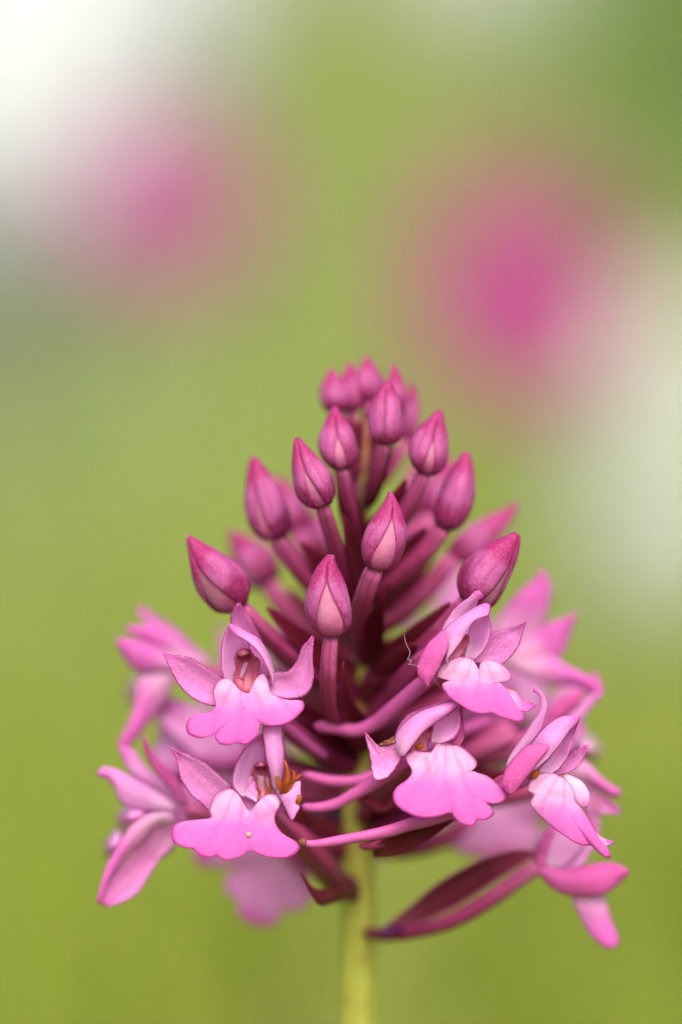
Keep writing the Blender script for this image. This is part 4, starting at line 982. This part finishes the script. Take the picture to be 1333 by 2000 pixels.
bloom_orchid(325, 385, 1.25, 0.042, 0.023, 'blurred pink orchid standing beside the white umbels', 4.4)

# a few dry grass stalks between the orchids
def grass_stalk(px, py, dist, lean, lab, seed_):
    q = at_pixel(px, py, dist)
    gz = float(ground_z(np.array(q[0]), np.array(q[1])))
    e = empty('grass_stalk'); e.location = (q[0], q[1], gz)
    e['label'] = lab; e['category'] = 'grass stalk'; e['group'] = 'dry grass stalks in the meadow'
    H = q[2] - gz
    k = 6; zz = np.linspace(-0.01, H, 14); u = np.clip(zz / H, 0, 1)
    a = np.arange(k) / k * 2 * math.pi
    cxx = lean * H * u ** 2; rr = 0.0011 * (1 - 0.5 * u)
    G = np.stack([cxx[:, None] + rr[:, None] * np.cos(a), rr[:, None] * np.sin(a) + 0 * zz[:, None], np.repeat(zz[:, None], k, 1)], -1)
    F = np.array([(i * k + j, i * k + (j + 1) % k, (i + 1) * k + (j + 1) % k, (i + 1) * k + j) for i in range(13) for j in range(k)])
    link('culm', np_mesh('culm', G.reshape(-1, 3), F, np.full((14 * k, 3), 0.5), M['straw']), e)
    r_ = np.random.default_rng(seed_); V, Fs = [], []
    for i in range(46):
        t = 0.72 + 0.28 * i / 46; az = i * 2.4
        b = np.array([lean * H * t * t, 0, H * t]); o_ = np.array([math.cos(az), math.sin(az), 1.3]); o_ /= np.linalg.norm(o_)
        sd_ = np.cross(o_, [0, 0, 1]); n0 = len(V); l = 0.006
        V += [b, b + o_ * l * .5 + sd_ * 0.0011, b + o_ * l, b + o_ * l * .5 - sd_ * 0.0011]; Fs.append((n0, n0 + 1, n0 + 2, n0 + 3))
    link('seed_head', np_mesh('seed_head', np.array(V), np.array(Fs), np.full((len(V), 3), 0.5), M['straw']), e)
grass_stalk(230, 1560, 0.80, 0.35, 'dry straw stalk with a seed head leaning beside the sharp orchid', 1)
grass_stalk(560, 620, 1.15, -0.12, 'dry straw stalk with a seed head between the two blurred orchids', 2)
grass_stalk(1240, 1000, 0.95, 0.2, 'dry straw stalk with a seed head before the pale umbels', 3)

# white umbels: stem, rays, and small domed umbellets of florets
def floret_mesh(mat):
    V, F, C = [], [], []
    r_ = np.random.default_rng(3)
    for i in range(16):
        a = i * 2.39996; rr = 0.0042 * math.sqrt(i / 16)
        cx, cy, cz = rr * math.cos(a), rr * math.sin(a), 0.0012 * (1 - (rr / 0.0042) ** 2)
        for k in range(5):
            b = k * 2 * math.pi / 5 + r_.random() * 0.4
            w = 0.00055; l = 0.0014
            ca, sa = math.cos(b), math.sin(b)
            n0 = len(V)
            V += [(cx, cy, cz), (cx + ca * l * .6 - sa * w, cy + sa * l * .6 + ca * w, cz + 0.0003), (cx + ca * l, cy + sa * l, cz + 0.0001), (cx + ca * l * .6 + sa * w, cy + sa * l * .6 - ca * w, cz + 0.0003)]
            F.append((n0, n0 + 1, n0 + 2, n0 + 3))
    return np_mesh('umbellet', np.array(V), np.array(F), np.full((len(V), 3), 0.5), M[mat])
FL = {'white': floret_mesh('white'), 'pale': floret_mesh('pale')}

def umbel(px, py, dist, radius, mat, label, seed_, tilt=0.0, n=34, group='white umbels in the meadow'):
    q = at_pixel(px, py, dist)
    gz = float(ground_z(np.array(q[0]), np.array(q[1])))
    r_ = np.random.default_rng(seed_)
    e = empty('umbel_flower'); e.location = (q[0], q[1], gz)
    e['label'] = label; e['category'] = 'umbel'; e['group'] = group
    H = q[2] - gz
    ROOT_LOC[0] = np.zeros(3)
    def rawtube(nm, pts, rad, par):
        c = spline(pts, 12); k = 7
        r = np.interp(np.linspace(0, 1, 12), np.linspace(0, 1, len(rad)), rad)
        a = np.arange(k) / k * 2 * math.pi
        t = np.gradient(c, axis=0); t /= np.linalg.norm(t, axis=1, keepdims=True)
        s = np.cross(t, np.array([0.3, 0.9, 0.1])); s /= np.linalg.norm(s, axis=1, keepdims=True); ff = np.cross(s, t)
        G = c[:, None] + s[:, None] * (r[:, None] * np.cos(a))[..., None] + ff[:, None] * (r[:, None] * np.sin(a))[..., None]
        F = [(i * k + j, i * k + (j + 1) % k, (i + 1) * k + (j + 1) % k, (i + 1) * k + j) for i in range(11) for j in range(k)]
        return link(nm, np_mesh(nm, G.reshape(-1, 3), np.array(F), np.full((12 * k, 3), 0.5), M['bgstem']), par)
    hub = np.array([0, 0, H - radius * 0.5])
    rawtube('stem', [(0, 0, -0.01), (0.003, 0.002, H * 0.4), (0, 0, hub[2])], [0.0022, 0.0018, 0.0014], e)
    for i in range(n):
        a = i * 2.39996; cz = 1 - 1.55 * (i + 0.5) / n
        rr = radius * math.sqrt(1 - cz * cz) * (1 + r_.normal(0, 0.05))
        x, y = rr * math.cos(a), rr * math.sin(a)
        z = H + radius * cz
        ray = rawtube('ray', [hub, hub * 0.5 + np.array([x, y, z]) * 0.5 + np.array([x, y, 0]) * 0.1, (x, y, z)], [0.0006, 0.0005, 0.0005], e)
        u = link('umbellet', FL[mat], e)
        u.location = (x, y, z)
        u.rotation_euler = Vector((x, y, z - H)).to_track_quat('Z', 'Y').to_euler()
        sc = radius / math.sqrt(n) / 0.0042 * 1.75
        u.scale = (sc, sc, sc)

umbel(90, 60, 1.50, 0.058, 'white', 'largest white umbel near the blurred orchid', 1, n=80)
umbel(-10, 300, 1.45, 0.046, 'white', 'white umbel standing lower beside the largest white umbel', 2, n=60)
umbel(330, -80, 1.70, 0.040, 'white', 'white umbel rising tallest above the other white umbels', 3, n=50)
umbel(-50, 540, 1.5, 0.036, 'pale', 'pale umbel lowest of those near the blurred orchid', 7, n=40)
umbel(1310, 790, 1.30, 0.032, 'pale', 'pale greenish umbel under the lone blurred orchid', 4, n=44)
umbel(1300, 1090, 1.15, 0.026, 'pale', 'small pale greenish umbel low behind the sharp orchid', 5, n=40)
umbel(930, -90, 2.3, 0.04, 'white', 'white umbel far off above the lone blurred orchid', 6, n=40)
